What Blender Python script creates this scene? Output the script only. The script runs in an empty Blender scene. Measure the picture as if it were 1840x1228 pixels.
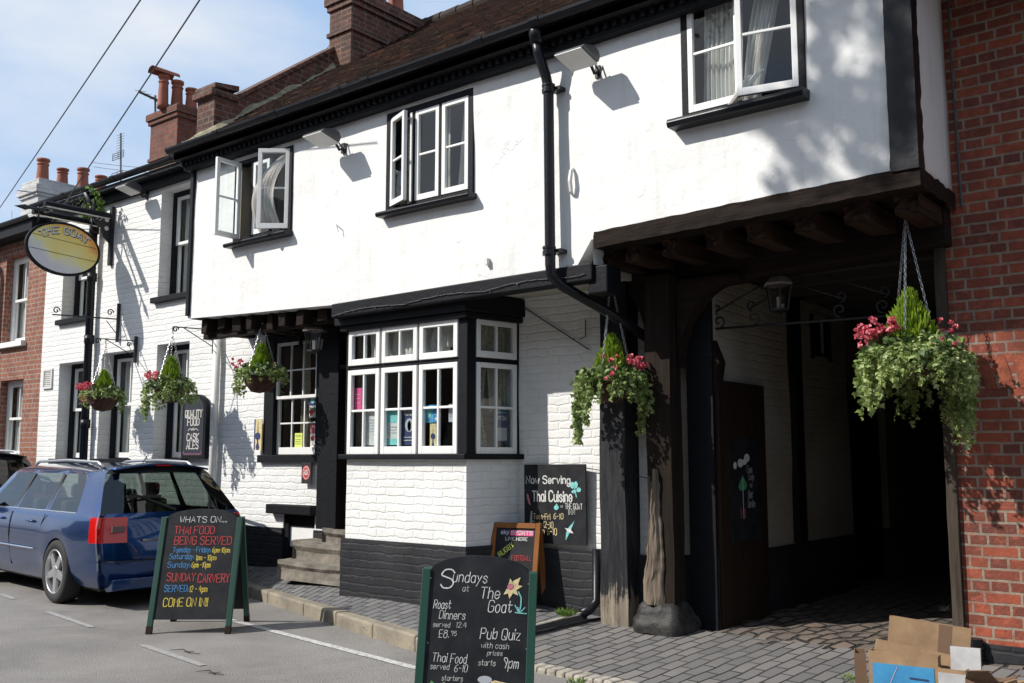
import bpy, bmesh, math, random
from math import sin, cos, pi, radians, atan, atan2, asin, sqrt, floor
from mathutils import Vector, Matrix, noise
random.seed(11)
SC = bpy.context.scene
COL = SC.collection
R_ = random.random
def ru(a, b): return a + (b - a) * random.random()
# ------------------------------------------------------------------ camera frame (used to read real positions on real planes)
F_, U0, V0, PIT, YAW, H = 1750., 920., 614., atan(211 / 1750.), radians(51.2), 1.47
_vx, _vy = -cos(YAW), sin(YAW)
FW = Vector((_vx * cos(PIT), _vy * cos(PIT), sin(PIT)))
RT = Vector((_vy, -_vx, 0))
UPV = Vector((-_vx * sin(PIT), -_vy * sin(PIT), cos(PIT)))
def ray(u, v): return FW + RT * ((u - U0) / F_) + UPV * (-(v - V0) / F_)
def atY(u, v, Y):
    d = ray(u, v); t = Y / d.y
    return Vector((t * d.x, Y, H + t * d.z))
def atX(u, v, X):
    d = ray(u, v); t = X / d.x
    return Vector((X, t * d.y, H + t * d.z))
def atZ(u, v, z):
    d = ray(u, v); t = (z - H) / d.z
    return Vector((t * d.x, t * d.y, z))
T = Matrix.Translation
def Rz(a): return Matrix.Rotation(a, 4, 'Z')
def Rx(a): return Matrix.Rotation(a, 4, 'X')
def Ry(a): return Matrix.Rotation(a, 4, 'Y')
def S3(a, b, c): return Matrix.Diagonal((a, b, c, 1))
I4 = Matrix.Identity(4)
# ------------------------------------------------------------------ mesh builder
class MB:
    def __init__(s, M=None): s.v = []; s.f = []; s.M = M or I4
    def add(s, vs, fs, M=None):
        n = len(s.v); m = s.M @ M if M else s.M
        s.v += [m @ Vector(p) for p in vs]
        s.f += [tuple(n + i for i in f) for f in fs]
        return s
    def box(s, x0, x1, y0, y1, z0, z1, M=None):
        return s.add([(x0, y0, z0), (x1, y0, z0), (x1, y1, z0), (x0, y1, z0), (x0, y0, z1), (x1, y0, z1), (x1, y1, z1), (x0, y1, z1)],
                     [(3, 2, 1, 0), (4, 5, 6, 7), (0, 1, 5, 4), (1, 2, 6, 5), (2, 3, 7, 6), (3, 0, 4, 7)], M)
    def prism(s, pts, a, b, axis='y', M=None):
        n = len(pts)
        def m(p, t):
            if axis == 'y': return (p[0], t, p[1])
            if axis == 'x': return (t, p[0], p[1])
            return (p[0], p[1], t)
        vs = [m(p, a) for p in pts] + [m(p, b) for p in pts]
        fs = [tuple(range(n)), tuple(range(2 * n - 1, n - 1, -1))] + [(i, i + n, (i + 1) % n + n, (i + 1) % n) for i in range(n)]
        return s.add(vs, fs, M)
    def tube(s, pts, r, n=8, M=None, closed=False):
        pts = [Vector(p) for p in pts]; rs = r if isinstance(r, (list, tuple)) else [r] * len(pts)
        vs = []; fs = []; prev = None; L = len(pts)
        for i, p in enumerate(pts):
            t = (pts[min(i + 1, L - 1)] - pts[max(i - 1, 0)]) if not closed else (pts[(i + 1) % L] - pts[i - 1])
            if t.length < 1e-9: t = Vector((0, 0, 1))
            t.normalize()
            if prev is None:
                a = Vector((0, 0, 1)) if abs(t.z) < .9 else Vector((1, 0, 0))
                u = t.cross(a).normalized()
            else:
                u = (prev - t * prev.dot(t)).normalized()
            prev = u; w = t.cross(u)
            vs += [p + (u * cos(2 * pi * k / n) + w * sin(2 * pi * k / n)) * rs[i] for k in range(n)]
        for i in range(L - 1 + (1 if closed else 0)):
            a = i * n; b = ((i + 1) % L) * n
            fs += [(a + k, a + (k + 1) % n, b + (k + 1) % n, b + k) for k in range(n)]
        if not closed: fs += [tuple(range(n - 1, -1, -1)), tuple(range((L - 1) * n, L * n))]
        return s.add(vs, fs, M)
    def lathe(s, prof, n=20, M=None, cap=True):
        vs = []; fs = []
        for r, z in prof: vs += [(r * cos(2 * pi * k / n), r * sin(2 * pi * k / n), z) for k in range(n)]
        for i in range(len(prof) - 1):
            a = i * n; b = a + n
            fs += [(a + k, a + (k + 1) % n, b + (k + 1) % n, b + k) for k in range(n)]
        if cap: fs += [tuple(range(n - 1, -1, -1)), tuple(range((len(prof) - 1) * n, len(prof) * n))]
        return s.add(vs, fs, M)
    def ring(s, x0, x1, z0, z1, w, y0, y1, M=None, wb=None):
        wb = wb or w
        s.box(x0, x0 + w, y0, y1, z0, z1, M); s.box(x1 - w, x1, y0, y1, z0, z1, M)
        s.box(x0 + w, x1 - w, y0, y1, z1 - w, z1, M); s.box(x0 + w, x1 - w, y0, y1, z0, z0 + wb, M)
        return s
    def grid(s, fn, nu, nv, M=None):
        vs = [fn(i / nu, j / nv) for j in range(nv + 1) for i in range(nu + 1)]
        fs = [(j * (nu + 1) + i, j * (nu + 1) + i + 1, (j + 1) * (nu + 1) + i + 1, (j + 1) * (nu + 1) + i) for j in range(nv) for i in range(nu)]
        return s.add(vs, fs, M)
    def jit(s, a, sc=3.):
        for p in s.v:
            d = noise.noise_vector(p * sc); p += d * a
        return s
    def build(s, name, mt, parent=None, smooth=False, bev=0, solid=0, sub=0, label=None, seg=2):
        me = bpy.data.meshes.new(name)
        me.from_pydata([tuple(p) for p in s.v], [], s.f); me.update()
        if smooth:
            for p in me.polygons: p.use_smooth = True
        mts = mt if isinstance(mt, (list, tuple)) else [mt]
        for q in mts: me.materials.append(q)
        o = bpy.data.objects.new(name, me); COL.objects.link(o)
        if parent is not None:
            o.parent = parent; o.location = -WL(parent)
        if solid:
            md = o.modifiers.new('s', 'SOLIDIFY'); md.thickness = solid; md.offset = 0
        if bev:
            md = o.modifiers.new('b', 'BEVEL'); md.width = bev; md.segments = seg; md.limit_method = 'ANGLE'; md.angle_limit = .7
        if sub:
            md = o.modifiers.new('ss', 'SUBSURF'); md.levels = sub; md.render_levels = sub
        if label: o['label'] = label
        return o
def WL(o):
    p = Vector(o.location)
    while o.parent: o = o.parent; p += Vector(o.location)
    return p
def thing(name, loc, label, cat, group=None):
    o = bpy.data.objects.new(name, None); COL.objects.link(o); o.location = loc; o.empty_display_size = .2
    o['label'] = label; o['category'] = cat
    if group: o['group'] = group
    return o
def tag(o, label, cat, group=None):
    o['label'] = label; o['category'] = cat
    if group: o['group'] = group
    return o
# ------------------------------------------------------------------ materials
class NT:
    def __init__(s, name):
        s.m = bpy.data.materials.new(name); s.m.use_nodes = True; s.t = s.m.node_tree; s.n = s.t.nodes
        s.b = s.n['Principled BSDF']; s.out = s.n['Material Output']
        s.tc = s.n.new('ShaderNodeTexCoord')
    def new(s, ty, **k):
        o = s.n.new(ty)
        for a, b in k.items(): setattr(o, a, b)
        return o
    def l(s, a, b): s.t.links.new(a, b)
    def obj(s): return s.tc.outputs['Object']
    def noise(s, scale, detail=4, rough=.55, vec=None, dist=0):
        o = s.new('ShaderNodeTexNoise'); o.inputs['Scale'].default_value = scale; o.inputs['Detail'].default_value = detail
        o.inputs['Roughness'].default_value = rough; o.inputs['Distortion'].default_value = dist
        s.l(vec or s.obj(), o.inputs['Vector']); return o
    def ramp(s, src, stops):
        o = s.new('ShaderNodeValToRGB'); e = o.color_ramp.elements
        while len(e) < len(stops): e.new(.5)
        for x, (p, c) in zip(e, stops): x.position = p; x.color = (c[0], c[1], c[2], 1) if hasattr(c, '__len__') else (c, c, c, 1)
        s.l(src, o.inputs[0]); return o.outputs[0]
    def mix(s, fac, a, b, mode='MIX'):
        o = s.new('ShaderNodeMix', data_type='RGBA', blend_type=mode)
        for i, x in ((0, fac), (6, a), (7, b)):
            if hasattr(x, 'is_output'): s.l(x, o.inputs[i])
            elif i == 0: o.inputs[0].default_value = x
            else: o.inputs[i].default_value = (*x, 1)
        return o.outputs[2]
    def math(s, op, a, b=0, c=None):
        o = s.new('ShaderNodeMath', operation=op)
        for i, x in enumerate((a, b, c)):
            if x is None: continue
            if hasattr(x, 'is_output'): s.l(x, o.inputs[i])
            else: o.inputs[i].default_value = x
        return o.outputs[0]
    def bump(s, h, strength=.5, dist=.01, prev=None):
        o = s.new('ShaderNodeBump'); o.inputs['Strength'].default_value = strength; o.inputs['Distance'].default_value = dist
        s.l(h, o.inputs['Height'])
        if prev: s.l(prev, o.inputs['Normal'])
        s.l(o.outputs[0], s.b.inputs['Normal']); return o.outputs[0]
    def col(s, c):
        i = s.b.inputs['Base Color']
        if hasattr(c, 'is_output'): s.l(c, i)
        else: i.default_value = (*c, 1)
    def rough(s, r):
        i = s.b.inputs['Roughness']
        if hasattr(r, 'is_output'): s.l(r, i)
        else: i.default_value = r
def m_simple(name, c, rough=.6, metal=0, spec=.5, var=0, vs=6., bump=0, bs=40., coat=0, c2=None):
    t = NT(name); t.b.inputs['Metallic'].default_value = metal; t.b.inputs['Specular IOR Level'].default_value = spec
    if coat: t.b.inputs['Coat Weight'].default_value = coat; t.b.inputs['Coat Roughness'].default_value = .03
    if var or c2:
        n = t.noise(vs, 6, .6); d = c2 or tuple(x * (1 - var) for x in c)
        t.col(t.mix(t.ramp(n.outputs['Fac'], [(.35, 0), (.65, 1)]), c, d))
    else: t.col(c)
    t.rough(rough)
    if bump: t.bump(t.noise(bs, 5).outputs['Fac'], bump, .01)
    return t.m
def wallvec(t, swap=False, dist=.0):
    sp = t.new('ShaderNodeSeparateXYZ'); t.l(t.obj(), sp.inputs[0])
    cb = t.new('ShaderNodeCombineXYZ')
    t.l(t.math('ADD', sp.outputs[0], sp.outputs[1]), cb.inputs[0]); t.l(sp.outputs[2], cb.inputs[1])
    v = cb.outputs[0]
    if dist:
        n = t.noise(7, 3); a = t.new('ShaderNodeVectorMath', operation='SUBTRACT'); t.l(n.outputs['Color'], a.inputs[0]); a.inputs[1].default_value = (.5, .5, .5)
        b = t.new('ShaderNodeVectorMath', operation='SCALE'); t.l(a.outputs[0], b.inputs[0]); b.inputs['Scale'].default_value = dist
        c = t.new('ShaderNodeVectorMath', operation='ADD'); t.l(v, c.inputs[0]); t.l(b.outputs[0], c.inputs[1]); v = c.outputs[0]
    return v
def bricknode(t, v, c1, c2, cm, w=.225, h=.075, mo=.011, freq=2, off=.5, bias=0, smooth=.15):
    b = t.new('ShaderNodeTexBrick', offset=off, offset_frequency=freq); t.l(v, b.inputs['Vector'])
    b.inputs['Scale'].default_value = 1; b.inputs['Brick Width'].default_value = w; b.inputs['Row Height'].default_value = h
    b.inputs['Mortar Size'].default_value = mo; b.inputs['Mortar Smooth'].default_value = smooth; b.inputs['Bias'].default_value = bias
    for k, c in (('Color1', c1), ('Color2', c2), ('Mortar', cm)): b.inputs[k].default_value = (*c, 1)
    return b
def m_brick(name, c1, c2, cm, dirt=(.05, .03, .025), dirtamt=.35, strength=.9, mo=.011, w=.225, h=.075, rough=.85, pit=True):
    t = NT(name); v = wallvec(t, dist=.012)
    b = bricknode(t, v, c1, c2, cm, w, h, mo); b.squash = .52; b.squash_frequency = 2
    n1 = t.noise(2.3, 5, .65); n2 = t.noise(45, 5, .7); n3 = t.noise(9, 4, .6)
    c = t.mix(t.ramp(n1.outputs['Fac'], [(.45, 0), (.75, dirtamt)]), b.outputs['Color'], dirt)
    c = t.mix(t.ramp(n3.outputs['Fac'], [(.4, .0), (.7, .6)]), c, tuple(x * .4 for x in c1)); c = t.mix(t.ramp(t.noise(17, 6, .75).outputs['Fac'], [(.52, 0), (.7, .55)]), c, tuple(min(1, x * 1.25 + .03) for x in c1))
    c = t.mix(t.ramp(n2.outputs['Fac'], [(.6, 0), (.75, .5)]), c, tuple(x * .25 for x in c1))
    t.col(c); t.rough(rough)
    h1 = t.math('MULTIPLY', t.math('SUBTRACT', 1, b.outputs['Fac']), .9)
    hh = t.math('ADD', h1, t.math('MULTIPLY', n2.outputs['Fac'], .7))
    t.bump(hh, strength, .012); return t.m
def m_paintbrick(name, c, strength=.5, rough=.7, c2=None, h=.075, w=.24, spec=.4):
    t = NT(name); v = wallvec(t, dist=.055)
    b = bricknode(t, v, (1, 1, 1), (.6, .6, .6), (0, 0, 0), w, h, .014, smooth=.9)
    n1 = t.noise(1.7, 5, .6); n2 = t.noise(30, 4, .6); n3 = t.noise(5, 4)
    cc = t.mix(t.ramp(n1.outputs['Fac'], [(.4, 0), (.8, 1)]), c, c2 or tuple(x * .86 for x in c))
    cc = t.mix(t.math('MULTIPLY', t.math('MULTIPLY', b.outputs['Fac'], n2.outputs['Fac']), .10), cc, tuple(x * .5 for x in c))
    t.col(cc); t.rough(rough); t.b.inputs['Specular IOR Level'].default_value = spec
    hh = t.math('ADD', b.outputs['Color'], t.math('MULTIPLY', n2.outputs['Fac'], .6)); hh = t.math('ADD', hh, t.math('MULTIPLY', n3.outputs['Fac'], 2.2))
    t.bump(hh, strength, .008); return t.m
def m_plaster(name):
    t = NT(name); n1 = t.noise(.8, 5, .6); n2 = t.noise(4, 6, .6); n3 = t.noise(38, 4, .6)
    vo = t.new('ShaderNodeTexVoronoi', feature='DISTANCE_TO_EDGE'); vo.inputs['Scale'].default_value = .8
    mp = t.new('ShaderNodeMapping'); mp.inputs['Scale'].default_value = (1, 1, 1.15)
    a = t.new('ShaderNodeVectorMath', operation='SCALE'); t.l(t.noise(1.9, 5, .6).outputs['Color'], a.inputs[0]); a.inputs['Scale'].default_value = .8
    b = t.new('ShaderNodeVectorMath', operation='ADD'); t.l(t.obj(), b.inputs[0]); t.l(a.outputs[0], b.inputs[1])
    t.l(b.outputs[0], mp.inputs[0]); t.l(mp.outputs[0], vo.inputs['Vector'])
    crack = t.ramp(vo.outputs['Distance'], [(0, 1), (.006, 0)])
    gate = t.ramp(t.noise(1.3, 2).outputs['Fac'], [(.56, 0), (.64, 1)])
    ck = t.math('MULTIPLY', crack, gate)
    c = t.mix(t.ramp(n1.outputs['Fac'], [(.4, 0), (.75, 1)]), (.79, .79, .775), (.74, .74, .72))
    c = t.mix(t.math('MULTIPLY', ck, .2), c, (.3, .29, .27))
    drip = t.new('ShaderNodeMapping'); drip.inputs['Scale'].default_value = (9, 9, .7); t.l(t.obj(), drip.inputs[0])
    c = t.mix(t.ramp(t.noise(1, 4, .7, drip.outputs[0]).outputs['Fac'], [(.52, 0), (.8, .5)]), c, (.55, .53, .48))
    pv_ = t.new('ShaderNodeTexVoronoi', feature='F1', distance='CHEBYCHEV'); pv_.inputs['Scale'].default_value = 1.1; t.l(b.outputs[0], pv_.inputs['Vector'])
    c = t.mix(t.math('MULTIPLY', t.ramp(pv_.outputs['Color'], [(.3, 0), (.32, 1)]), .10), c, (.6, .6, .58))
    c = t.mix(t.ramp(t.noise(11, 6, .8).outputs['Fac'], [(.66, 0), (.78, .35)]), c, (.5, .48, .43))
    t.col(c); t.rough(.62)
    hh = t.math('ADD', t.math('MULTIPLY', n2.outputs['Fac'], 1.6), t.math('MULTIPLY', n3.outputs['Fac'], .16))
    hh = t.math('SUBTRACT', hh, t.math('MULTIPLY', ck, .6))
    t.bump(hh, .38, .022); return t.m
def m_wood(name, c1, c2, axis='z', scale=3, strength=.8, rough=.8, patch=None):
    t = NT(name); mp = t.new('ShaderNodeMapping'); sc = {'z': (14, 14, 1.2), 'x': (1.2, 14, 14), 'y': (14, 1.2, 14)}[axis]
    mp.inputs['Scale'].default_value = tuple(q * scale / 3 for q in sc); t.l(t.obj(), mp.inputs[0])
    n = t.noise(1, 7, .7, mp.outputs[0], .4); n2 = t.noise(2.2, 4)
    c = t.mix(t.ramp(n.outputs['Fac'], [(.3, 0), (.7, 1)]), c1, c2)
    if patch: c = t.mix(t.ramp(n2.outputs['Fac'], [(.45, 0), (.6, 1)]), c, patch)
    t.col(c); t.rough(rough); t.b.inputs['Specular IOR Level'].default_value = .15; t.bump(n.outputs['Fac'], strength, .015); return t.m
def m_glass(name, tint=(.9, .95, .95), dark=.0):
    t = NT(name); t.n.remove(t.b)
    tr = t.new('ShaderNodeBsdfTransparent'); tr.inputs[0].default_value = (*[x * (1 - dark) for x in tint], 1)
    gl = t.new('ShaderNodeBsdfGlossy'); gl.inputs['Roughness'].default_value = .02
    nz = t.noise(2.5, 2); bp = t.new('ShaderNodeBump'); bp.inputs['Strength'].default_value = .12; bp.inputs['Distance'].default_value = .02
    t.l(nz.outputs['Fac'], bp.inputs['Height']); t.l(bp.outputs[0], gl.inputs['Normal'])
    fr = t.new('ShaderNodeLayerWeight'); fr.inputs[0].default_value = .5
    mx = t.new('ShaderNodeMixShader'); t.l(t.math('ADD', t.math('MULTIPLY', t.math('POWER', fr.outputs['Facing'], 4), .9), .07), mx.inputs[0]); t.l(tr.outputs[0], mx.inputs[1]); t.l(gl.outputs[0], mx.inputs[2])
    t.l(mx.outputs[0], t.out.inputs[0]); return t.m
def m_leaf(name, c1, c2, c3=None, scale=30, trans=.35):
    t = NT(name); n = t.noise(scale, 2); n2 = t.noise(4, 2)
    c = t.mix(t.ramp(n.outputs['Fac'], [(.42, 0), (.58, 1)]), c1, c2)
    if c3: c = t.mix(t.ramp(n2.outputs['Fac'], [(.4, 0), (.6, .6)]), c, c3)
    t.col(c); t.rough(.5)
    tl = t.new('ShaderNodeBsdfTranslucent'); t.l(c, tl.inputs[0])
    mx = t.new('ShaderNodeMixShader'); mx.inputs[0].default_value = trans; t.l(t.b.outputs[0], mx.inputs[1]); t.l(tl.outputs[0], mx.inputs[2])
    t.l(mx.outputs[0], t.out.inputs[0]); return t.m
M = {}
M['plaster'] = m_plaster('white_plaster')
M['wbrick'] = m_paintbrick('white_painted_brick', (.78, .78, .76), .62)
M['shadebrick'] = m_paintbrick('passage_shade_brick', (.38, .34, .28), .6, .8, (.27, .24, .195))  # painted brick with the passage shade put into its base colour
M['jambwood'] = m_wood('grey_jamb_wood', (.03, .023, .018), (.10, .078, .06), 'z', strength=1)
M['kbrick'] = m_paintbrick('black_painted_brick', (.018, .019, .022), .45, .6, (.04, .041, .045), spec=.3)
M['rbrick'] = m_brick('red_brick', (.38, .085, .04), (.13, .04, .028), (.31, .255, .195), dirtamt=.45, strength=1, mo=.009)
M['rbrick2'] = m_brick('orange_brick', (.33, .11, .06), (.22, .075, .045), (.3, .25, .21), dirtamt=.25, strength=.5)
M['dbrick'] = m_brick('dark_old_brick', (.17, .055, .032), (.05, .022, .018), (.17, .13, .10), dirt=(.02, .015, .012), dirtamt=.8, strength=1)
M['wchim'] = m_paintbrick('weathered_white_brick', (.55, .55, .54), .8, .85, (.3, .3, .29))
M['black'] = m_simple('black_paint', (.008, .009, .012), .6, spec=.18, var=.3, vs=12, bump=.35, bs=25)
M['gloss'] = m_simple('black_gloss', (.008, .009, .012), .36, spec=.3, bump=.2, bs=18)
M['white'] = m_simple('white_gloss_paint', (.82, .82, .8), .4, var=.06, vs=9, bump=.08, bs=30)
M['pvc'] = m_simple('white_pipe', (.7, .7, .67), .5, var=.1)
M['beam'] = m_wood('old_dark_beam', (.008, .006, .005), (.028, .017, .012), 'x', strength=1)
M['joist'] = m_wood('joist_end', (.012, .008, .006), (.07, .04, .026), 'y', strength=1)
M['oak'] = m_wood('weathered_oak', (.009, .007, .005), (.028, .019, .014), 'z', strength=1)
M['oakgrey'] = m_wood('bare_grey_oak', (.06, .045, .034), (.26, .21, .16), 'z', strength=1)
M['greypost'] = m_wood('worn_black_paint', (.022, .022, .024), (.06, .06, .062), 'z', strength=1)
M['postworn'] = m_wood('worn_post_foot', (.05, .047, .045), (.34, .29, .23), 'z', strength=1, patch=(.07, .065, .06))
M['soffit'] = m_simple('soffit_plaster', (.5, .47, .4), .9, var=.3, vs=3, bump=.4, bs=12)
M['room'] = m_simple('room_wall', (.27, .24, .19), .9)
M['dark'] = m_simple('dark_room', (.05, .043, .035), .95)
M['glass'] = m_glass('window_glass')
M['curtain'] = m_leaf('net_curtain', (.85, .82, .78), (.8, .77, .72), scale=8, trans=.25)
M['drape'] = m_leaf('patterned_drape', (.58, .52, .4), (.4, .34, .22), scale=40, trans=.2)
M['terra'] = m_simple('terracotta', (.33, .10, .055), .75, var=.35, vs=9, bump=.2, bs=30)
M['stone'] = m_simple('worn_stone', (.24, .215, .175), .85, bump=.9, bs=18, c2=(.13, .115, .095), vs=5)
M['kerb'] = m_simple('kerb_stone', (.3, .26, .19), .85, bump=.6, bs=22, c2=(.17, .15, .12), vs=4)
M['setts'] = m_simple('pale_setts', (.48, .44, .37), .85, bump=.8, bs=25, c2=(.25, .22, .18), vs=14)
M['lead'] = m_simple('lead_flashing', (.2, .2, .21), .5, metal=.3, bump=.5, bs=14)
M['mortar'] = m_simple('verge_mortar', (.34, .3, .2), .9, bump=.8, bs=20, c2=(.16, .14, .09), vs=9)
M['green'] = m_simple('green_paint', (.008, .055, .036), .5, bump=.1)
M['board'] = m_simple('chalkboard', (.008, .009, .012), .6, spec=.25, c2=(.022, .023, .026), vs=7, bump=.1, bs=60)
M['iron'] = m_simple('wrought_iron', (.012, .012, .014), .5)
M['steel'] = m_simple('galvanised', (.5, .5, .5), .35, metal=.9)
M['grey'] = m_simple('grey_metal', (.09, .09, .095), .45, metal=.3)
M['wire'] = m_simple('wire', (.06, .06, .065), .6)
M['wicker'] = m_simple('wicker', (.10, .045, .02), .9, bump=1, bs=60, c2=(.035, .018, .01), vs=30)
M['card'] = m_simple('cardboard', (.33, .21, .115), .85, var=.3, vs=7, bump=.3, bs=14)
M['dcard'] = m_simple('brown_cardboard', (.17, .10, .06), .85, var=.15, vs=4)
M['lampglass'] = m_glass('lantern_glass', (.75, .75, .72))
M['pine'] = m_wood('orange_wood', (.30, .12, .04), (.2, .075, .025), 'z', strength=.2, rough=.45)
M['browndoor'] = m_wood('dark_brown_door', (.022, .013, .009), (.036, .021, .014), 'z', strength=.3, rough=.5)
def m_worn(name):
    t = NT(name); sp = t.new('ShaderNodeSeparateXYZ'); t.l(t.obj(), sp.inputs[0]); mp = t.new('ShaderNodeMapping'); mp.inputs['Scale'].default_value = (22, 22, 2); t.l(t.obj(), mp.inputs[0])
    n = t.noise(1, 8, .75, mp.outputs[0], .4); n2 = t.noise(9, 5, .7)
    wz = t.math('ADD', t.math('MULTIPLY', sp.outputs[2], -1.5), t.math('ADD', t.math('MULTIPLY', n.outputs['Fac'], 1.3), t.math('MULTIPLY', n2.outputs['Fac'], .7)))
    pc = t.mix(t.ramp(n.outputs['Fac'], [(.4, 0), (.75, 1)]), (.016, .016, .019), (.06, .06, .064)); wd = t.mix(t.ramp(n.outputs['Fac'], [(.3, 0), (.6, 1)]), (.09, .075, .06), (.34, .29, .22))
    t.col(t.mix(t.ramp(wz, [(.35, 0), (.5, 1)]), pc, wd)); t.rough(.7); t.b.inputs['Specular IOR Level'].default_value = .25; t.bump(n.outputs['Fac'], 1, .02); return t.m
M['worn'] = m_worn('worn_black_post')
def ink(name, c, e=0): return m_simple(name, c, .75, c2=tuple(x * .55 for x in c), vs=70) if name.startswith('chalk_') else m_simple(name, c, .7)
INK = {'w': ink('chalk_white', (.75, .75, .72)), 'r': ink('chalk_red', (.6, .06, .06)), 'b': ink('chalk_blue', (.08, .3, .62)), 'y': ink('chalk_yellow', (.8, .62, .08)),
       'k': ink('print_black', (.01, .01, .012)), 't': ink('chalk_teal', (.25, .68, .66)), 'p': ink('chalk_pink', (.62, .2, .27)), 'c': ink('chalk_cream', (.8, .66, .35)),
       'n': ink('print_navy', (.02, .035, .11)), 'g': ink('print_green', (.06, .3, .1)), 'o': ink('print_orange', (.75, .3, .06)), 's': ink('print_sky', (.1, .42, .7)), 'e': ink('print_grey', (.4, .42, .45)),
       'm': ink('print_magenta', (.75, .08, .25)), 'l': ink('print_lime', (.65, .75, .15))}
# ------------------------------------------------------------------ hand lettering
G = dict(x.split('=', 1) for x in '''A=002640|1232
B=00063645443303|33424130 00|0030
C=~45361605011030 41
D=0006264541 2000
E=46060040|0333
F=460600|0333
G=~45361605011030 41|414323
H=0006|4046|0343
I=2026
J=~4641201001
K=0006|460340
L=060040
M=0006234640
N=00064046
O=~1605011030414536 16
P=00063645443303
Q=~1605011030414536 16|2240
R=00063645443303|2340
S=~453616050433424130 1001
T=0646|2620
U=~060110304146
V=062046
W=0610233046
X=0640|4600
Y=062346|2320
Z=06460040
a=~332414030110203133|3430
b=0600|~032434312001
c=~3324140301102031
d=3630|~3324140301102031
e=~02323324140301102031
f=~3626151410|0434
g=~3324140301102031|~343a2b1b0a
h=0600|~0314243330
i=1410|1516
j=~241a0b|2526
k=0600|3402|0230
l=1610
m=0400|~03142320|~23344340
n=0400|~0314243330
o=~1403011020313324 14
p=040b|~032434312001
q=343b|~3324140301102031
r=0400|~03142434
s=~33241403223120 1001
t=1611 2031|0434
u=~040110203134|3430
v=041034
w=0410233044
x=0430|3400
y=0412|340b
z=04340030
0=~1605011020313526 16
1=152620
2=~0516263534 00|0030
3=~051626353423|~2332312010 01
4=260242|3530
5=3606|0603|~0314243331201001
6=~36150301102031322303
7=063610
8=~162635241405 16|~1403011020313324 14
9=~332314050616263534 20
-=0323
.=1011
!=1612|1110
:=1312|1110
£=~36261605 10|0333|0030
+=1511|0333
'=1615
&=~40051626 3513 01102042
*=0440|2026'''.split('\n'))
def glyph(ch):
    out = []
    for st in G[ch].split('|'):
        st = st.replace(' ', ''); sm = st[0] == '~'; st = st.lstrip('~')
        pts = [(int(st[i]), {'a': -1, 'b': -2}.get(st[i + 1]) if st[i + 1] in 'ab' else int(st[i + 1])) for i in range(0, len(st), 2)]
        if sm and len(pts) > 2:
            cl = pts[0] == pts[-1]; q = []
            n = len(pts)
            for i in range(n - 1):
                p0 = pts[i - 1] if i else (pts[-2] if cl else pts[0]); p3 = pts[i + 2] if i + 2 < n else (pts[1] if cl else pts[-1])
                for k in range(4):
                    t = k / 4
                    q.append(tuple(.5 * (2 * pts[i][a] + (pts[i + 1][a] - p0[a]) * t + (2 * p0[a] - 5 * pts[i][a] + 4 * pts[i + 1][a] - p3[a]) * t * t + (3 * pts[i][a] - p0[a] - 3 * pts[i + 1][a] + p3[a]) * t ** 3) for a in (0, 1)))
            q.append(pts[-1]); pts = q
        out.append(pts)
    return out
LZ = [0]
def ribbon(mb, pts, w, M):
    # flat mitred stroke in the local x-z plane, facing -y
    P = [Vector((p[0], p[1])) for p in pts]; n = len(P); L = []; Rr = []
    if n < 2: return
    for i in range(n):
        d = (P[min(i + 1, n - 1)] - P[max(i - 1, 0)])
        d = d.normalized() if d.length > 1e-9 else Vector((1, 0))
        e = d * w * .4 * (-1 if i == 0 else 1 if i == n - 1 else 0); nn = Vector((-d.y, d.x)) * w * .5
        L.append(P[i] + e + nn); Rr.append(P[i] + e - nn)
    LZ[0] = (LZ[0] + 1) % 7; y = -.0015 - LZ[0] * .00015
    vs = [(p.x, y, p.y) for p in L] + [(p.x, y, p.y) for p in Rr]
    mb.add(vs, [(i, n + i, n + i + 1, i + 1) for i in range(n - 1)], M)
def text(mb, s, x, z, h, M, w=None, slant=0, fx=1, align='l', smallcaps=False, serif=0, arc=None, wob=.0):
    # x, z is the baseline start; h the capital height; smallcaps draws lower case as small capitals
    u = h / 6; items = []; cx = 0
    for ch in s:
        if ch == ' ': cx += 2.6 * u * fx; continue
        k = 1
        c = ch
        if smallcaps and ch.islower(): c = ch.upper(); k = .74
        if c in 'p' and smallcaps: pass
        st = glyph(c); mx = max(p[0] for q in st for p in q); mn = min(p[0] for q in st for p in q)
        items.append((cx - mn * u * k * fx, k, st)); cx += ((mx - mn) * k + 1.45) * u * fx
    tot = cx - 1.45 * u * fx
    ox = x - (tot / 2 if align == 'c' else tot if align == 'r' else 0)
    w = w or h * .13
    for cx, k, st in items:
        dz = ru(-1, 1) * wob * h; dr = ru(-1, 1) * wob
        for q in st:
            pts = [(cx + (a * fx + b * slant) * u * k, b * u * k + dz + dr * a * u) for a, b in q]
            if serif:
                ends = []
                for e, f in ((q[0], q[1]), (q[-1], q[-2])):
                    if e[1] in (0, 6) and abs(e[1] - f[1]) > .9 or (e[0] in (0, 4) and e[1] in (0, 6)): ends.append(e)
                for a, b in ends:
                    px, pz = cx + a * fx * u * k, b * u * k
                    sp = [(px - serif * u, pz), (px + serif * u, pz)]
                    if arc: sp = [arcp(arc, ox + p[0], z + p[1]) for p in sp]
                    else: sp = [(ox + p[0], z + p[1]) for p in sp]
                    ribbon(mb, sp, w * .6, M)
            if arc: pts = [arcp(arc, ox + p[0], z + p[1]) for p in pts]
            else: pts = [(ox + p[0], z + p[1]) for p in pts]
            ribbon(mb, pts, w, M)
def arcp(arc, x, z):
    R, sq = arc                                    # text bent over a circle of radius R centred at (0, -R)
    a = x / R; return ((R + z) * sin(a), (R + z) * cos(a) * sq - R * sq)
def fill(mb, pts, M, y=-.002):
    mb.add([(p[0], y, p[1]) for p in pts], [tuple(range(len(pts)))[::-1]], M)
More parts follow.
